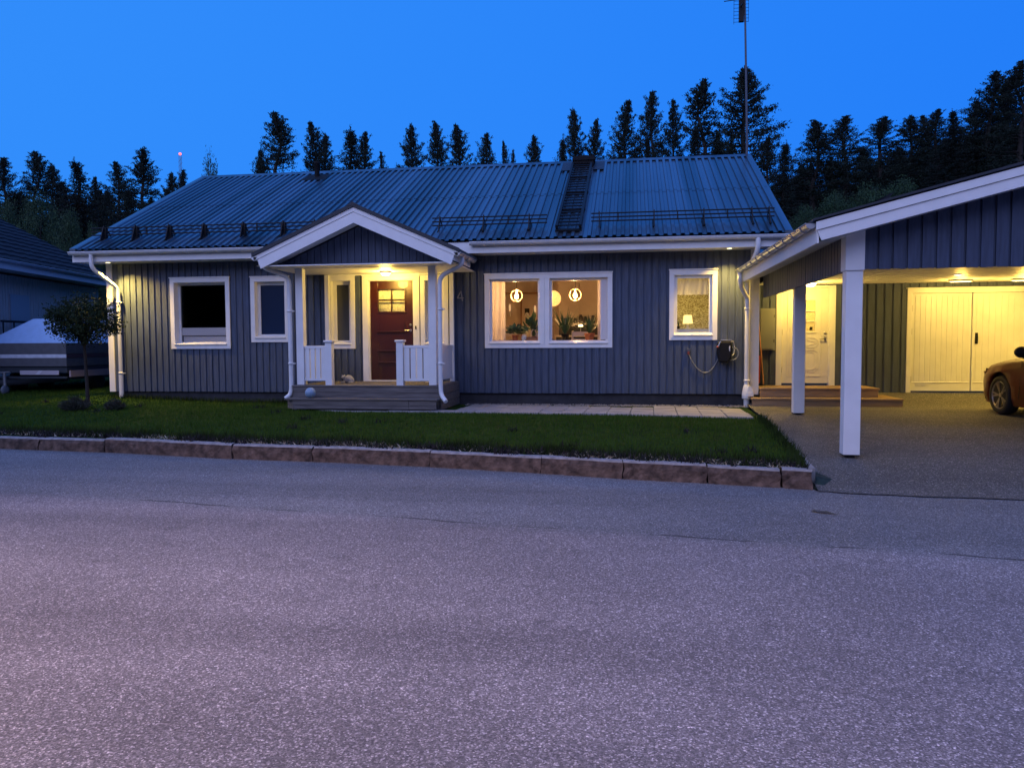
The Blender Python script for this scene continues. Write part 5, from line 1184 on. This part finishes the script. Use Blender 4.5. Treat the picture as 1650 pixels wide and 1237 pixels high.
def tree(kind, px, py, hw, Y, label, var, gz=None, group='trees of the wood behind the houses'):
    top = bearing(px, py, Y); z0 = hill_z(top.x, Y) if gz is None else gz
    Hh = top.z - z0; rad = hw * Y / FPX * 1.02
    nm = {'pine': 'pine_tree', 'spruce': 'spruce_tree', 'leafy': 'leafy_tree', 'bush': 'leafy_bush'}[kind]
    t = thing(nm, (top.x, Y, z0), label, 'tree', group, rz=(px * 1.7) % 6.28)
    s_ = (rad / {'pine': 1.45, 'spruce': 1.25, 'leafy': 2.3, 'bush': 4.4}[kind]); t.scale = (s_, s_, Hh / 10.0)
    tm, cm = VAR[kind][var % len(VAR[kind])]
    for n_, me in (('trunk', tm), ('crown', cm)):
        o = bpy.data.objects.new(n_, me); col.objects.link(o); o.parent = t
    return t
T = [
 ('pine', 8, 252, 48, 48, 'pine cut off by the left edge of the photo', 0), ('pine', 53, 242, 52, 50, 'tall pine second from the left edge, above the neighbour roof', 1), ('pine', 84, 264, 40, 54, 'slim pine between the tall left pines and the dark spruce', 2),
 ('spruce', 128, 258, 46, 46, 'dark pointed spruce above the leafy bushes at the left', 0), ('pine', 152, 284, 26, 52, 'short slender pine right of the dark left spruce', 3), ('pine', 187, 260, 46, 50, 'rounded pine left of the tallest pine at the left house corner', 4), ('pine', 228, 238, 52, 46, 'tallest pine above the left slope of the house roof', 5),
 ('pine', 276, 276, 30, 60, 'small pine below the distant red-lit mast', 2), ('pine', 296, 272, 28, 62, 'small pine right below the red-lit mast', 0), ('leafy', 338, 238, 22, 44, 'narrow leafy birch at the left end of the ridge', 0),
 ('pine', 441, 178, 62, 48, 'big wide pine rising left of the roof vent pipe', 1), ('spruce', 418, 236, 26, 52, 'low spruce at the foot of the big wide pine', 1), ('pine', 502, 196, 42, 50, 'dense pine directly behind the roof vent pipe', 3), ('pine', 525, 215, 34, 56, 'thin pine just right of the vent pipe', 5),
 ('spruce', 562, 205, 44, 46, 'dark twin-tipped spruce behind the porch peak', 2), ('pine', 588, 212, 40, 52, 'pine leaning on the dark twin-tipped spruce', 4), ('pine', 615, 244, 20, 50, 'small short pine right of the spruce behind the porch', 0),
 ('pine', 662, 200, 36, 52, 'left pine of the trio over the middle of the ridge', 2), ('pine', 703, 196, 40, 50, 'middle pine of the trio over the middle of the ridge', 5), ('pine', 737, 199, 46, 48, 'right and widest pine of the trio over the middle of the ridge', 1),
 ('pine', 784, 214, 40, 52, 'pine standing alone right of the mid-ridge trio', 4), ('pine', 812, 226, 18, 56, 'thin young pine between two gaps of sky', 3), ('pine', 828, 240, 14, 54, 'very thin low pine beside the thin young pine', 0), ('pine', 863, 217, 34, 48, 'rounded pine left of the chimney', 1), ('spruce', 906, 220, 26, 46, 'dark small spruce just left of the chimney', 0),
 ('pine', 927, 174, 34, 48, 'tall pine straight above the chimney', 2), ('pine', 960, 191, 32, 48, 'slim pine right of the chimney', 5), ('pine', 1009, 161, 48, 46, 'open pine second right of the chimney', 3), ('pine', 1053, 144, 40, 46, 'tall narrow pine in the middle of the right group', 0), ('spruce', 1044, 218, 24, 44, 'low dark spruce at the foot of the narrow tall pine', 1),
 ('pine', 1085, 160, 36, 48, 'pine between the narrow tall pine and the broad-crowned pine', 4), ('pine', 1137, 128, 60, 46, 'broad-crowned tall pine left of the aerial mast', 1), ('spruce', 1122, 204, 30, 44, 'dark spruce under the broad-crowned pine', 2), ('pine', 1157, 210, 26, 50, 'small pine right under the broad-crowned pine', 5), ('pine', 1203, 104, 64, 46, 'tallest pine right behind the aerial mast', 2), ('pine', 1179, 214, 18, 50, 'thin low pine left of the aerial mast foot', 3),
 ('pine', 1238, 220, 36, 44, 'pine right of the ridge end', 4), ('spruce', 1264, 228, 32, 40, 'sharp dark spruce right of the house roof', 0), ('pine', 1316, 194, 56, 42, 'wide pine above the carport gutter', 5), ('pine', 1363, 184, 48, 42, 'dense pine above the carport eave corner', 0),
 ('pine', 1422, 189, 52, 42, 'rounded pine above the bushy bank', 1), ('pine', 1467, 187, 42, 44, 'pale rounded pine above the carport slope', 2), ('pine', 1488, 186, 34, 46, 'slim pine in the gap of the right group', 3), ('pine', 1511, 176, 42, 42, 'pointed pine left of the dark slim spruce', 4), ('spruce', 1532, 179, 32, 40, 'dark slim spruce among the right pines', 1),
 ('pine', 1572, 162, 40, 44, 'pine on the left shoulder of the tall right group', 5), ('pine', 1598, 117, 52, 42, 'tall pine second from the right edge', 0), ('pine', 1626, 124, 46, 44, 'pine between the two tallest at the right edge', 3), ('pine', 1650, 98, 52, 40, 'tallest pine cut off by the right edge', 1),
 ('pine', 1390, 240, 40, 50, 'low dark filler pine behind the carport eave', 4), ('spruce', 1450, 240, 38, 48, 'dark spruce low behind the bushy bank', 2), ('spruce', 1555, 215, 40, 46, 'dark spruce low above the carport slope', 0), ('spruce', 1610, 215, 40, 48, 'dark low spruce under the tallest right pines', 1), ('spruce', 1340, 258, 34, 48, 'dark low spruce behind the carport gutter', 2), ('spruce', 1290, 262, 28, 48, 'low spruce between house roof and carport', 0), ('pine', 1640, 190, 40, 52, 'dense low pine at the far right', 2),
 ('spruce', 95, 310, 36, 56, 'low dark spruce behind the leafy bushes at the left', 1), ('spruce', 205, 305, 40, 56, 'low dark spruce under the tallest left pine', 2), ('spruce', 165, 312, 36, 54, 'low dark spruce in the dip of the left wood', 0), ('spruce', 245, 318, 34, 54, 'low dark spruce at the left roof slope', 1), ('pine', 270, 305, 34, 58, 'low pine between tall left pine and the mast', 5), ('spruce', 25, 318, 40, 58, 'low dark spruce at the left edge', 2),
]
for a in T: tree(*a)
rnd = random.Random(31)
for i in range(26):
    px = rnd.choice((rnd.uniform(1285, 1650), rnd.uniform(1285, 1650), rnd.uniform(-20, 300))); py = lerp(px, [(-20, 285), (300, 300), (1285, 270), (1450, 235), (1560, 215), (1650, 170)]) + rnd.uniform(0, 22)
    tree('pine' if i % 3 else 'spruce', px, py, rnd.uniform(36, 50), rnd.uniform(54, 62), 'dark conifer deep in the wood, mostly hidden behind the front row', i, None, 'conifers deep in the wood')
B = [('bush', 62, 312, 62, 31, 'broad leafy bush above the neighbour roof, nearest the left edge', 0), ('bush', 112, 340, 44, 29, 'leafy bush above the slope of the neighbour roof', 1), ('bush', 150, 362, 34, 28, 'low leafy bush beside the left end of the eave', 0), ('bush', 12, 325, 46, 34, 'leafy bush cut off by the left edge', 1),
     ('bush', 1345, 312, 52, 30, 'pale green bush on the bank above the carport eave', 1), ('bush', 1402, 298, 62, 31, 'broad bush on the bank in the middle', 0), ('bush', 1455, 288, 52, 32, 'highest bush on the bank beside the carport roof', 1), ('bush', 1298, 332, 40, 28, 'low bush between house roof and carport gutter', 0)]
for i, a in enumerate(B):
    t = tree(a[0], a[1], a[2], a[3], a[4], a[5], a[6], None if i < 4 else 2.5 + .02 * 0, 'leafy bushes behind the houses'); t['category'] = 'bush'

# ================================================================== NEIGHBOUR HOUSE
nb = thing('house', (-19.0, 22.0, .4), 'dark neighbour house at the left edge with tiled roof and pale boards', 'house')
E0, E1 = Vector((-14.55, 13.0, 3.75)), Vector((-17.35, 24.6, 3.75))
ed = (E1 - E0).normalized(); nd = Vector((-ed.y, ed.x, 0))        # nd points away from our house, up the roof
if nd.x > 0: nd = -nd
M_tile = mat('dark_roof_tiles', (.016, .018, .024), .85, var=.25, vscale=4, spec=.15)
rt = MB(); sl_ = math.tan(R(28)); W2 = 5.2; rows = 15; ncol = 60
VV = []; L_ = (E1 - E0).length
for j in range(rows):
    for q in (0, 1):
        s_ = W2 * (j + q * .985) / rows - .02; zz = s_ * sl_ + (.0 if q else .035)
        for i in range(ncol + 1):
            u = i / ncol; p_ = E0 + ed * (L_ * u) + nd * s_; VV.append((p_.x, p_.y, p_.z + zz + .014 * math.sin(i * 2.4)))
k_ = ncol + 1
rt.add(VV, [(r_ * k_ + i, r_ * k_ + i + 1, (r_ + 1) * k_ + i + 1, (r_ + 1) * k_ + i) for r_ in range(rows * 2 - 1) for i in range(ncol)])
a, b_ = E0 + nd * W2 + Vector((0, 0, W2 * sl_)), E1 + nd * W2 + Vector((0, 0, W2 * sl_)); c_, d_ = E0 + nd * 2 * W2, E1 + nd * 2 * W2
rt.quad(a, b_, d_, c_)
obj('roof', rt, M_tile, nb)
M_nb = mat('pale_blue_boards', (.34, .34, .34), .6, var=.1, vscale=5, stretch=(5, 5, .5))
w = MB()
def along(s_, u, z): p_ = E0 + ed * u + nd * s_; return Vector((p_.x, p_.y, z))
n_ = 78; 
for i in range(n_):
    u0, u1 = .5 + i * .14, .5 + i * .14 + .12
    vs = [along(s_, u, z) for u in (u0, u1) for s_ in (.60, .625) for z in (.75, 3.45)]
    w.add(vs, [(0, 1, 3, 2), (4, 6, 7, 5), (0, 4, 5, 1), (2, 3, 7, 6), (1, 5, 7, 3), (0, 2, 6, 4)])
w.add([along(s_, u, z) for u in (.45, L_ - .45) for s_ in (.626, 2 * W2 - .6) for z in (.75, 3.45)], [(0, 1, 3, 2), (4, 6, 7, 5), (0, 4, 5, 1), (2, 3, 7, 6), (1, 5, 7, 3), (0, 2, 6, 4)])
for u in (.46, L_ - .46): w.add([along(.63, u, 3.45), along(2 * W2 - .63, u, 3.45), along(W2, u, 3.7 + W2 * sl_ - .1)], [(0, 1, 2)])
obj('wall', w, M_nb, nb)
w = MB(); w.add([along(s_, u, z) for u in (.5, L_ - .5) for s_ in (.66, 2 * W2 - .66) for z in (.0, .745)], [(0, 1, 3, 2), (4, 6, 7, 5), (0, 4, 5, 1), (2, 3, 7, 6), (1, 5, 7, 3)]); obj('foundation', w, M_found, nb)
w = MB(); w.add([along(s_, u, z) for u in (0, L_) for s_ in (-.01, .02) for z in (3.5, 3.72)], [(0, 1, 3, 2), (4, 6, 7, 5), (0, 4, 5, 1), (2, 3, 7, 6), (1, 5, 7, 3), (0, 2, 6, 4)])
obj('fascia', w, mat('neighbour_trim', (.42, .45, .50), .5), nb)
w = MB(); w.quad(along(.02, 0, 3.51), along(.02, L_, 3.51), along(.62, L_, 3.51), along(.62, 0, 3.51)); obj('soffit', w, M_nb, nb)
g1, g2 = along(-.07, 0, 3.72), along(-.07, L_, 3.72); gutter(g1, g2, nb, mat('neighbour_gutter', (.32, .36, .42), .45), .06, .8)
w = MB(); w.add([along(s_, u, z) for u in (6.0, 6.95) for s_ in (.575, .599) for z in (.95, 2.95)], [(0, 1, 3, 2), (4, 6, 7, 5), (0, 4, 5, 1), (2, 3, 7, 6), (1, 5, 7, 3), (0, 2, 6, 4)]); obj('door', w, mat('pale_door', (.24, .29, .35), .5), nb)
w = MB(); pa, pb = along(.4, 5.2, 2.2), along(.4, 6.9, 2.2); w.tube([pa, pb], .03, 8); [w.tube([pa.lerp(pb, t_), pa.lerp(pb, t_) - Vector((0, 0, 1.2))], .018, 6) for t_ in (.05, .35, .65, .95)]; obj('handrail', w, M_black, nb)

# ================================================================== COVERED TRAILER BETWEEN THE HOUSES
TG = .43; TY, TX0, TX1, TY1 = 16.2, -15.15, -12.92, 19.3
t = thing('trailer', (-14.0, 17.6, TG), 'covered grey box trailer with a pale tarpaulin top and white stripe', 'trailer')
M_box = mat('trailer_box', (.11, .115, .125), .5, var=.1); M_tarp = mat('pale_tarp', (.30, .48, .72), .5, var=.05, bump=.1, bscale=6)
m_ = MB()
for za, zb in ((1.365, 1.62), (1.075, 1.27)): m_.box(TX0, TX1, TY, TY1, za, zb)
m_.box(TX0 + .01, TX1 - .01, TY + .01, TY1 - .01, 1.27, 1.365); obj('body', m_, M_box, t, bevel=.008)
m_ = MB(); m_.box(TX0 - .002, TX1 + .002, TY - .004, TY + .008, 1.275, 1.36); obj('stripe', m_, mat('white_stripe', (.62, .66, .72), .4, var=.1), t)
m_ = MB(); m_.box(TX1 - .008, TX1 + .004, TY + .012, TY1 - .01, 1.275, 1.36); obj('stripe', m_, mat('red_stripe', (.09, .05, .06), .5), t)
m_ = MB(); zt = 2.2
b0 = [(TX0 + .02, TY + .02), (TX1 - .02, TY + .02), (TX1 - .02, TY1 - .02), (TX0 + .02, TY1 - .02)]; b1 = [(TX0 + 1.05, TY + .42), (TX1 - .55, TY + .42), (TX1 - .55, TY1 - .5), (TX0 + 1.05, TY1 - .5)]
m_.add([(x, y, 1.622) for x, y in b0] + [(x, y, zt) for x, y in b1], [(0, 1, 5, 4), (1, 2, 6, 5), (2, 3, 7, 6), (3, 0, 4, 7), (4, 5, 6, 7)]); obj('tarpaulin', m_, M_tarp, t, bevel=.02)
m_ = MB(); m_.box(TX0 + .03, TX1 - .03, TY + .05, TY1, .93, 1.07); m_.box(TX0, TX1 + .01, TY - .03, TY + .03, .80, .845); m_.bar((TX0 - .4, TY - .25, .70), (-13.4, TY + .6, .76), .07, .09); m_.bar((TX0 - .4, TY + .3, .60), (-13.6, TY + .9, .72), .06, .07); m_.box(TX0 + .2, TX1 - .15, TY + .5, TY1 - .2, .76, .82); obj('frame', m_, mat('trailer_frame', (.07, .085, .10), .45, metal=.4), t)
m_ = MB(); m_.box(-14.10, -13.09, TY - .045, TY - .031, .885, .985); rb = obj('reflector_board', m_, mat('reflector', (.55, .50, .52), .4), t)
m_ = MB(); m_.prism([(-13.70, .887), (-13.60, .887), (-13.50, .983), (-13.60, .983)], TY - .049, TY - .0455, 'y'); obj('reflector_stripe', m_, mat('pale_reflector', (.7, .68, .7), .4), rb)
m_ = MB(); m_.box(TX1 + .02, TX1 + .06, TY + .05, TY + 1.6, .83, .98); obj('side_rail', m_, mat('pale_side_rail', (.33, .28, .30), .5), t)
for y in (17.3, 18.2):
    for x in (TX1 - .10, TX0 + .02):
        m_ = MB(); Mx = Matrix.Translation((x - .09, y, TG + .27)) @ Matrix.Rotation(PI / 2, 4, 'Y'); m_.lathe([(.17, 0), (.26, .02), (.275, .05), (.275, .13), (.26, .16), (.17, .18), (.05, .17)], (0, 0, 0), 20, Mx); obj('wheel', m_, M_black, t)
m_ = MB(); m_.tube([(-14.44, TY - .12, .95), (-14.44, TY - .12, .62)], .035, 8); m_.tube([(-14.6, TY - .12, .93), (-14.3, TY - .12, .95)], .02, 6); obj('jockey_post', m_, M_galv, t)
m_ = MB(); m_.lathe([(.03, 0), (.10, .004), (.115, .02), (.115, .05), (.10, .066), (.03, .07)], (0, 0, 0), 16, Matrix.Translation((-14.48, TY - .12, TG + .10)) @ Matrix.Rotation(PI / 2, 4, 'Y') ); obj('jockey_wheel', m_, mat('grey_wheel', (.16, .18, .2), .5), t)

# ================================================================== GLOBE TREE AND LOW SHRUBS
GX, GY = -10.87, 14.2; GZ = lawn_z(GX, GY)
t = thing('globe_tree', (GX, GY, GZ - .02), 'small garden tree with round clipped crown on a thin leaning trunk', 'tree')
m_ = MB(); rnd = random.Random(5)
m_.tube([(GX, GY, GZ - .06), (GX - .01, GY, GZ + .4), (GX - .03, GY, GZ + .9), (GX - .045, GY, GZ + 1.15), (GX - .04, GY, GZ + 1.5)], [.042, .034, .028, .026, .02], 8)
lv = Leaves(); cc = Vector((GX - .05, GY, 2.06))
for i in range(380):
    d_ = Vector((rnd.gauss(0, 1), rnd.gauss(0, 1), rnd.gauss(0, 1))).normalized(); rr = rnd.random() ** .38
    p_ = cc + Vector((d_.x * .68 * rr, d_.y * .62 * rr, d_.z * (.50 if d_.z > 0 else .44) * rr))
    if i < 60: m_.tube([(GX - .045, GY, GZ + 1.15), cc.lerp(p_, .35) - Vector((0, 0, .1)), p_], [.014, .009, .003], 4, cap=False)
    lv.clump(p_, .062, 20, .058, rnd, .9, 2.2, d_ * .4)
for i in range(46):           # loose shoots, more to the right
    a = rnd.uniform(0, 2 * PI); d_ = Vector((abs(math.cos(a)) if rnd.random() < .7 else -abs(math.cos(a)), math.sin(a) * .6, rnd.uniform(-.5, .75))).normalized(); p0 = cc + Vector((d_.x * .6, d_.y * .55, d_.z * .44)); p1 = p0 + (d_ + Vector((0, 0, .2))) * rnd.uniform(.08, .22)
    m_.tube([p0, p1], [.004, .002], 3, cap=False)
    for q in range(5): lv.clump(p0.lerp(p1, q / 4), .016, 5, .05, rnd, .9, 2.2, d_)
obj('trunk', m_, M_bark, t)
o = bpy.data.objects.new('crown', lv.mesh('crown', mat('globe_leaves', (.022, .036, .014), .85, spec=.15, var=.35, vscale=6))); 
for v in o.data.vertices: v.co -= Vector((GX, GY, GZ - .02))
col.objects.link(o); o.parent = t
for (px, py, Yb, w_, h_, lab) in ((122, 662, 13.4, .33, .26, 'low heather-like shrub at the foot of the globe tree'), (185, 660, 13.5, .20, .20, 'smaller low shrub to the right of the globe tree')):
    b_ = bearing(px, py, Yb); z = lawn_z(b_.x, Yb); t = thing('shrub', (b_.x, Yb, z), lab, 'shrub', 'low shrubs below the globe tree')
    m_ = MB(); lv = Leaves(); rnd = random.Random(px)
    for i in range(150):
        a = rnd.uniform(0, 2 * PI); r_ = w_ * math.sqrt(rnd.random()); hh = h_ * (1 - .6 * (r_ / w_) ** 2) * rnd.uniform(.7, 1.1); p0 = Vector((b_.x + r_ * .5 * math.cos(a), Yb + r_ * .4 * math.sin(a), z - .02)); p1 = Vector((b_.x + r_ * math.cos(a), Yb + r_ * .8 * math.sin(a), z + hh))
        m_.tube([p0, p1], [.004, .002], 3, cap=False)
        for q in range(6): lv.clump(p0.lerp(p1, .25 + .15 * q), .014, 4, .03, rnd, .9, 2.4, (p1 - p0).normalized())
    obj('stems', m_, M_bark, t); o = bpy.data.objects.new('foliage', lv.mesh('foliage', mat('heather', (.040, .034, .026), .9, var=.4, vscale=12, col2=(.03, .045, .022))))
    for v in o.data.vertices: v.co -= Vector((b_.x, Yb, z))
    col.objects.link(o); o.parent = t

# ================================================================== CAR
CX, CY, CZ = 6.93, 13.95, .345
car = thing('car', (CX, CY, CZ), 'dark red car parked nose-in before the garage doors at the right edge', 'car', rz=R(4))
M_car = mat('red_car_paint', (.065, .002, .004), .35, metal=.0, coat=.25, spec=.3, var=.04)
M_tyre = mat('tyre', (.012, .012, .013), .8); M_rim = mat('alloy_rim', (.42, .41, .40), .3, metal=.9); M_carglass = mat('car_glass', (.012, .014, .016), .06, spec=.8); M_chrome = mat('chrome', (.7, .68, .64), .12, metal=1); M_plast = mat('black_plastic', (.012, .012, .013), .4)
WB = 2.85
def c_half(y): return lerp(-y, [(-.92, .42), (-.90, .56), (-.84, .70), (-.72, .79), (-.5, .86), (-.25, .90), (.1, .915), (1.2, .925), (3, .915), (3.5, .86), (3.75, .76), (3.82, .6)])
def c_hood(y): return lerp(-y, [(-.92, .56), (-.90, .66), (-.84, .73), (-.72, .785), (-.5, .84), (0, .915), (.5, .965), (.9, 1.0), (1.5, .985), (3.0, 1.02), (3.6, 1.03), (3.82, .92)])
def c_bot(y):
    z = lerp(-y, [(-.92, .30), (-.85, .22), (-.6, .17), (3.2, .17), (3.82, .34)])
    for yc in (0, -WB):
        d_ = abs(y - yc)
        if d_ < .375: z = max(z, .33 + math.sqrt(.375 ** 2 - d_ ** 2))
    return z
stn = sorted({*[.92, .90, .87, .84, .78, .72, .6, .5], *[.375 * math.cos(PI * i / 16) for i in range(17)], *[-.5 - .15 * i for i in range(14)], *[-WB + .375 * math.cos(PI * i / 16) for i in range(17)], -3.3, -3.5, -3.65, -3.75, -3.82}, reverse=True)
cb = MB(); NP = 0; VV = []
for y in stn:
    w_, zh, zb = c_half(y), c_hood(y), c_bot(y); zs = zh - .10
    z1 = max(zb + .005, .30); z2 = max(z1 + .005, .52); z3 = max(z2 + .005, zs - .10)
    half = [(w_ - .05, zb), (w_ - .015, z1), (w_, z2), (w_ - .006, z3), (w_ - .03, max(z3 + .004, zs)), (w_ - .085, zh - .035), (w_ - .17, zh - .008), (w_ * .55, zh + .028), (w_ * .25, zh + .042), (0, zh + .046)]
    row = [(-x, y, z) for x, z in half] + [(x, y, z) for x, z in half[::-1][1:]]; NP = len(row); VV += row
cb.add(VV, [(i * NP + k_, i * NP + k_ + 1, (i + 1) * NP + k_ + 1, (i + 1) * NP + k_) for i in range(len(stn) - 1) for k_ in range(NP - 1)], True)
cb.add(VV[:NP], [tuple(range(NP))]); cb.add(VV[-NP:], [tuple(range(NP))[::-1]])
obj('body', cb, M_car, car, local=True)
# greenhouse
gh = MB(); VV = []; gs = [(-.78, .0), (-1.15, .55), (-1.45, .90), (-1.75, 1.0), (-2.3, 1.0), (-2.8, .88), (-3.25, .5), (-3.6, .04)]
for y, k_ in gs:
    zb = c_hood(y) - .02; zt = zb + .03 + (1.46 - zb) * k_; wt = .83 - .22 * k_
    row = [(-.845, y, zb - .02), (-(.845 - (.845 - wt) * .85), y, zb + (zt - zb) * .85), (-wt + .08, y, zt), (-wt * .5, y, zt + .02), (0, y, zt + .028)]; row += [(-x, y_, z) for x, y_, z in row[::-1][1:]]; VV += row
gh.add(VV, [(i * 9 + k_, i * 9 + k_ + 1, (i + 1) * 9 + k_ + 1, (i + 1) * 9 + k_) for i in range(len(gs) - 1) for k_ in range(8)], True)
obj('windows', gh, M_carglass, car, local=True)
rfm = MB(); VV = [(x * .99, y, z + .012) for (x, y, z) in VV]
rfm.add(VV, [(i * 9 + k_, i * 9 + k_ + 1, (i + 1) * 9 + k_ + 1, (i + 1) * 9 + k_) for i in range(2, 5) for k_ in range(2, 6)], True)
for sg in (-1, 1):
    for (ya, ka), (yb, kb_) in zip(gs[:3], gs[1:4]):
        za, zb = c_hood(ya) - .01, c_hood(yb) - .01; rfm.bar((sg * (.845 - .19 * ka), ya, za + (1.44 - za) * ka * .95), (sg * (.845 - .19 * kb_), yb, zb + (1.44 - zb) * kb_ * .95), .06, .05)
obj('car_roof', rfm, M_car, car, local=True)
m_ = MB(); m_.tube([(-.872, -.80, .965), (-.872, -1.6, .975), (-.86, -3.0, 1.0)], .010, 6); obj('chrome_strip', m_, M_chrome, car, local=True)
m_ = MB(); m_.tube([(.872, -.80, .965), (.872, -1.6, .975), (.86, -3.0, 1.0)], .010, 6); obj('chrome_strip', m_, M_chrome, car, local=True)
for sx in (-1, 1):
    m_ = MB(); mc = Vector((sx * 1.0, -.80, 1.045)); m_.ball(mc, .11, 10, (.95, .62, .80)); m_.tube([mc + Vector((-sx * .03, 0, -.06)), Vector((sx * .87, -.84, .955))], [.035, .03], 8); obj('mirror', m_, M_plast, car, local=True)
    m_ = MB(); m_.add([(sx * .60, .885, .66), (sx * .72, .80, .70), (sx * .835, .58, .775), (sx * .83, .60, .70), (sx * .70, .835, .62)], [(0, 1, 2, 3, 4)] if sx > 0 else [(4, 3, 2, 1, 0)])
    m_.add([(sx * (.60 + .01), .90, .66), (sx * (.72 + .012), .815, .70), (sx * (.835 + .012), .59, .775), (sx * (.83 + .012), .61, .70), (sx * (.70 + .01), .85, .62)], [(0, 1, 2, 3, 4)] if sx > 0 else [(4, 3, 2, 1, 0)]); obj('headlight', m_, M_chrome, car, local=True)
    m_ = MB(); m_.box(sx * .70 - .14, sx * .70 + .14, -3.84, -3.80, .78, .90); obj('tail_light', m_, mat('tail_red', (.25, .01, .01), .3), car, local=True)
    for yc in (0, -WB):
        wo = bpy.data.objects.new('wheel', None); col.objects.link(wo); wo.parent = car; wo.location = (sx * .80, yc, .325)
        Mx = Matrix.Rotation(-PI / 2 if sx < 0 else PI / 2, 4, 'Y')
        m_ = MB(); m_.lathe([(.225, -.10), (.30, -.10), (.318, -.07), (.322, 0), (.318, .07), (.30, .10), (.235, .105), (.225, .08)], (0, 0, 0), 36, Mx); obj('tyre', m_, M_tyre, wo, local=True)
        m_ = MB(); m_.lathe([(.232, -.08), (.226, .02), (.232, .092), (.222, .10), (.212, .09), (.208, .03)], (0, 0, 0), 36, Mx)
        m_.lathe([(.07, .03), (.065, .075), (.03, .082), (.001, .082)], (0, 0, 0), 16, Mx)
        for i in range(5):
            for da in (-.15, .15):
                a = 2 * PI * i / 5 + .3; p0 = Mx @ Vector((.045 * math.cos(a), .045 * math.sin(a), .068)); p1 = Mx @ Vector((.214 * math.cos(a + da), .214 * math.sin(a + da), .088)); m_.bar(p0, p1, .026, .022, Mx.to_3x3() @ Vector((0, 0, 1)))
        obj('rim', m_, M_rim, wo, local=True)
        m_ = MB(); m_.lathe([(.001, .01), (.205, .012)], (0, 0, 0), 24, Mx); obj('brake_disc', m_, M_plast, wo, local=True)
m_ = MB(); m_.box(-.80, .80, -3.5, .62, .22, .75); obj('underbody', m_, M_plast, car, local=True)
m_ = MB(); m_.box(-.42, .42, .905, .93, .30, .50); obj('grille', m_, M_plast, car, local=True)
for sx in (-1, 1):
    dm = MB(); dm.bar((sx * .928, -.62, .30), (sx * .905, -.66, .90), .008, .006); dm.bar((sx * .932, -1.75, .30), (sx * .912, -1.75, .92), .008, .006); obj('door_gap', dm, M_plast, car, local=True)
    dm = MB(); dm.bar((sx * .94, -1.45, .87), (sx * .94, -1.66, .875), .03, .025); obj('door_handle', dm, M_chrome, car, local=True)

# ------------------------------------------------------------------ litter on the asphalt
m_ = MB(); m_.add([(1.66, 7.49, .006), (1.72, 7.44, .022), (1.80, 7.40, .012), (1.88, 7.36, .007), (1.80, 7.46, .018), (1.70, 7.53, .012)], [(0, 1, 5), (1, 4, 5), (1, 2, 4), (2, 3, 4)])
tag(obj('fallen_leaf', m_, mat('brown_leaf', (.06, .05, .03), .9), origin=(1.76, 7.45, 0)), 'withered brown leaf lying on the road before the driveway', 'leaf')
m_ = MB(); rnd = random.Random(4)
VV = [(1.96 + rnd.uniform(0, .5) * u, 8.62 + u * .28 + rnd.uniform(-.05, .05), .02 + .05 * (1 - u)) for u in [i / 11 for i in range(12)]]
m_.add([(1.95, 8.60, .010), (2.08, 8.56, .012), (2.30, 8.62, .02), (2.20, 8.85, .075), (2.06, 9.05, .12), (1.97, 8.98, .13), (1.99, 8.75, .12)], [(0, 1, 2, 3, 6), (3, 4, 5, 6)])
tag(obj('moss', m_, mat('dark_moss', (.012, .03, .026), .95, var=.4, vscale=20)), kind='stuff')

# ================================================================== THE STREET BEHIND THE CAMERA
# unseen wood, added to darken what the panes mirror and block the low sky
lv = Leaves(); rnd = random.Random(77)
for i in range(2600):
    a = rnd.uniform(-1.35, 1.35); dd = rnd.uniform(24, 34); x, y = math.sin(a) * dd * 1.3, -math.cos(a) * dd - 2; hh = 11 + 4 * mnoise.noise((x * .16, y * .16, 5)); z = hh * rnd.random() ** .8
    lv.clump((x, y, z), 1.0, 16, 1.25, rnd, .8, 1.6)
o = bpy.data.objects.new('woodland', lv.mesh('woodland', M_needle)); col.objects.link(o); o['kind'] = 'stuff'
# assumed street lamp, unseen, added to warm and brighten the near lane
SL = (-5.6, 1.0, 0)
t = thing('assumed_street_lamp', SL, 'assumed unseen grey steel street lamp, added on the near side of the road', 'street lamp')
m_ = MB(); m_.tube([(SL[0] - 2.0, -3.2, 0), (SL[0] - 2.0, -3.2, 6.4)], [.075, .05], 12); m_.tube(bend([(SL[0] - 2.0, -3.2, 6.4), (SL[0] - 2.0, -3.2, 6.9), (SL[0] - .2, 0.6, 7.0)], .4), .04, 10); obj('pole', m_, M_galv, t)
m_ = MB(); m_.box(SL[0] - .14, SL[0] + .14, .5, 1.2, 6.96, 7.08); obj('lamp_head', m_, M_galv, t, bevel=.03)
m_ = MB(); m_.box(SL[0] - .11, SL[0] + .11, .55, 1.15, 6.95, 6.958); obj('lens', m_, emit('assumed_street_lens', (1, .6, .5), 8), t)
lamp('assumed_street_light', 'SPOT', (SL[0], .85, 6.9), 3300, (1.0, .64, .46), t, .2, 128, .8, (SL[0] + 1.5, 1.2, 0))
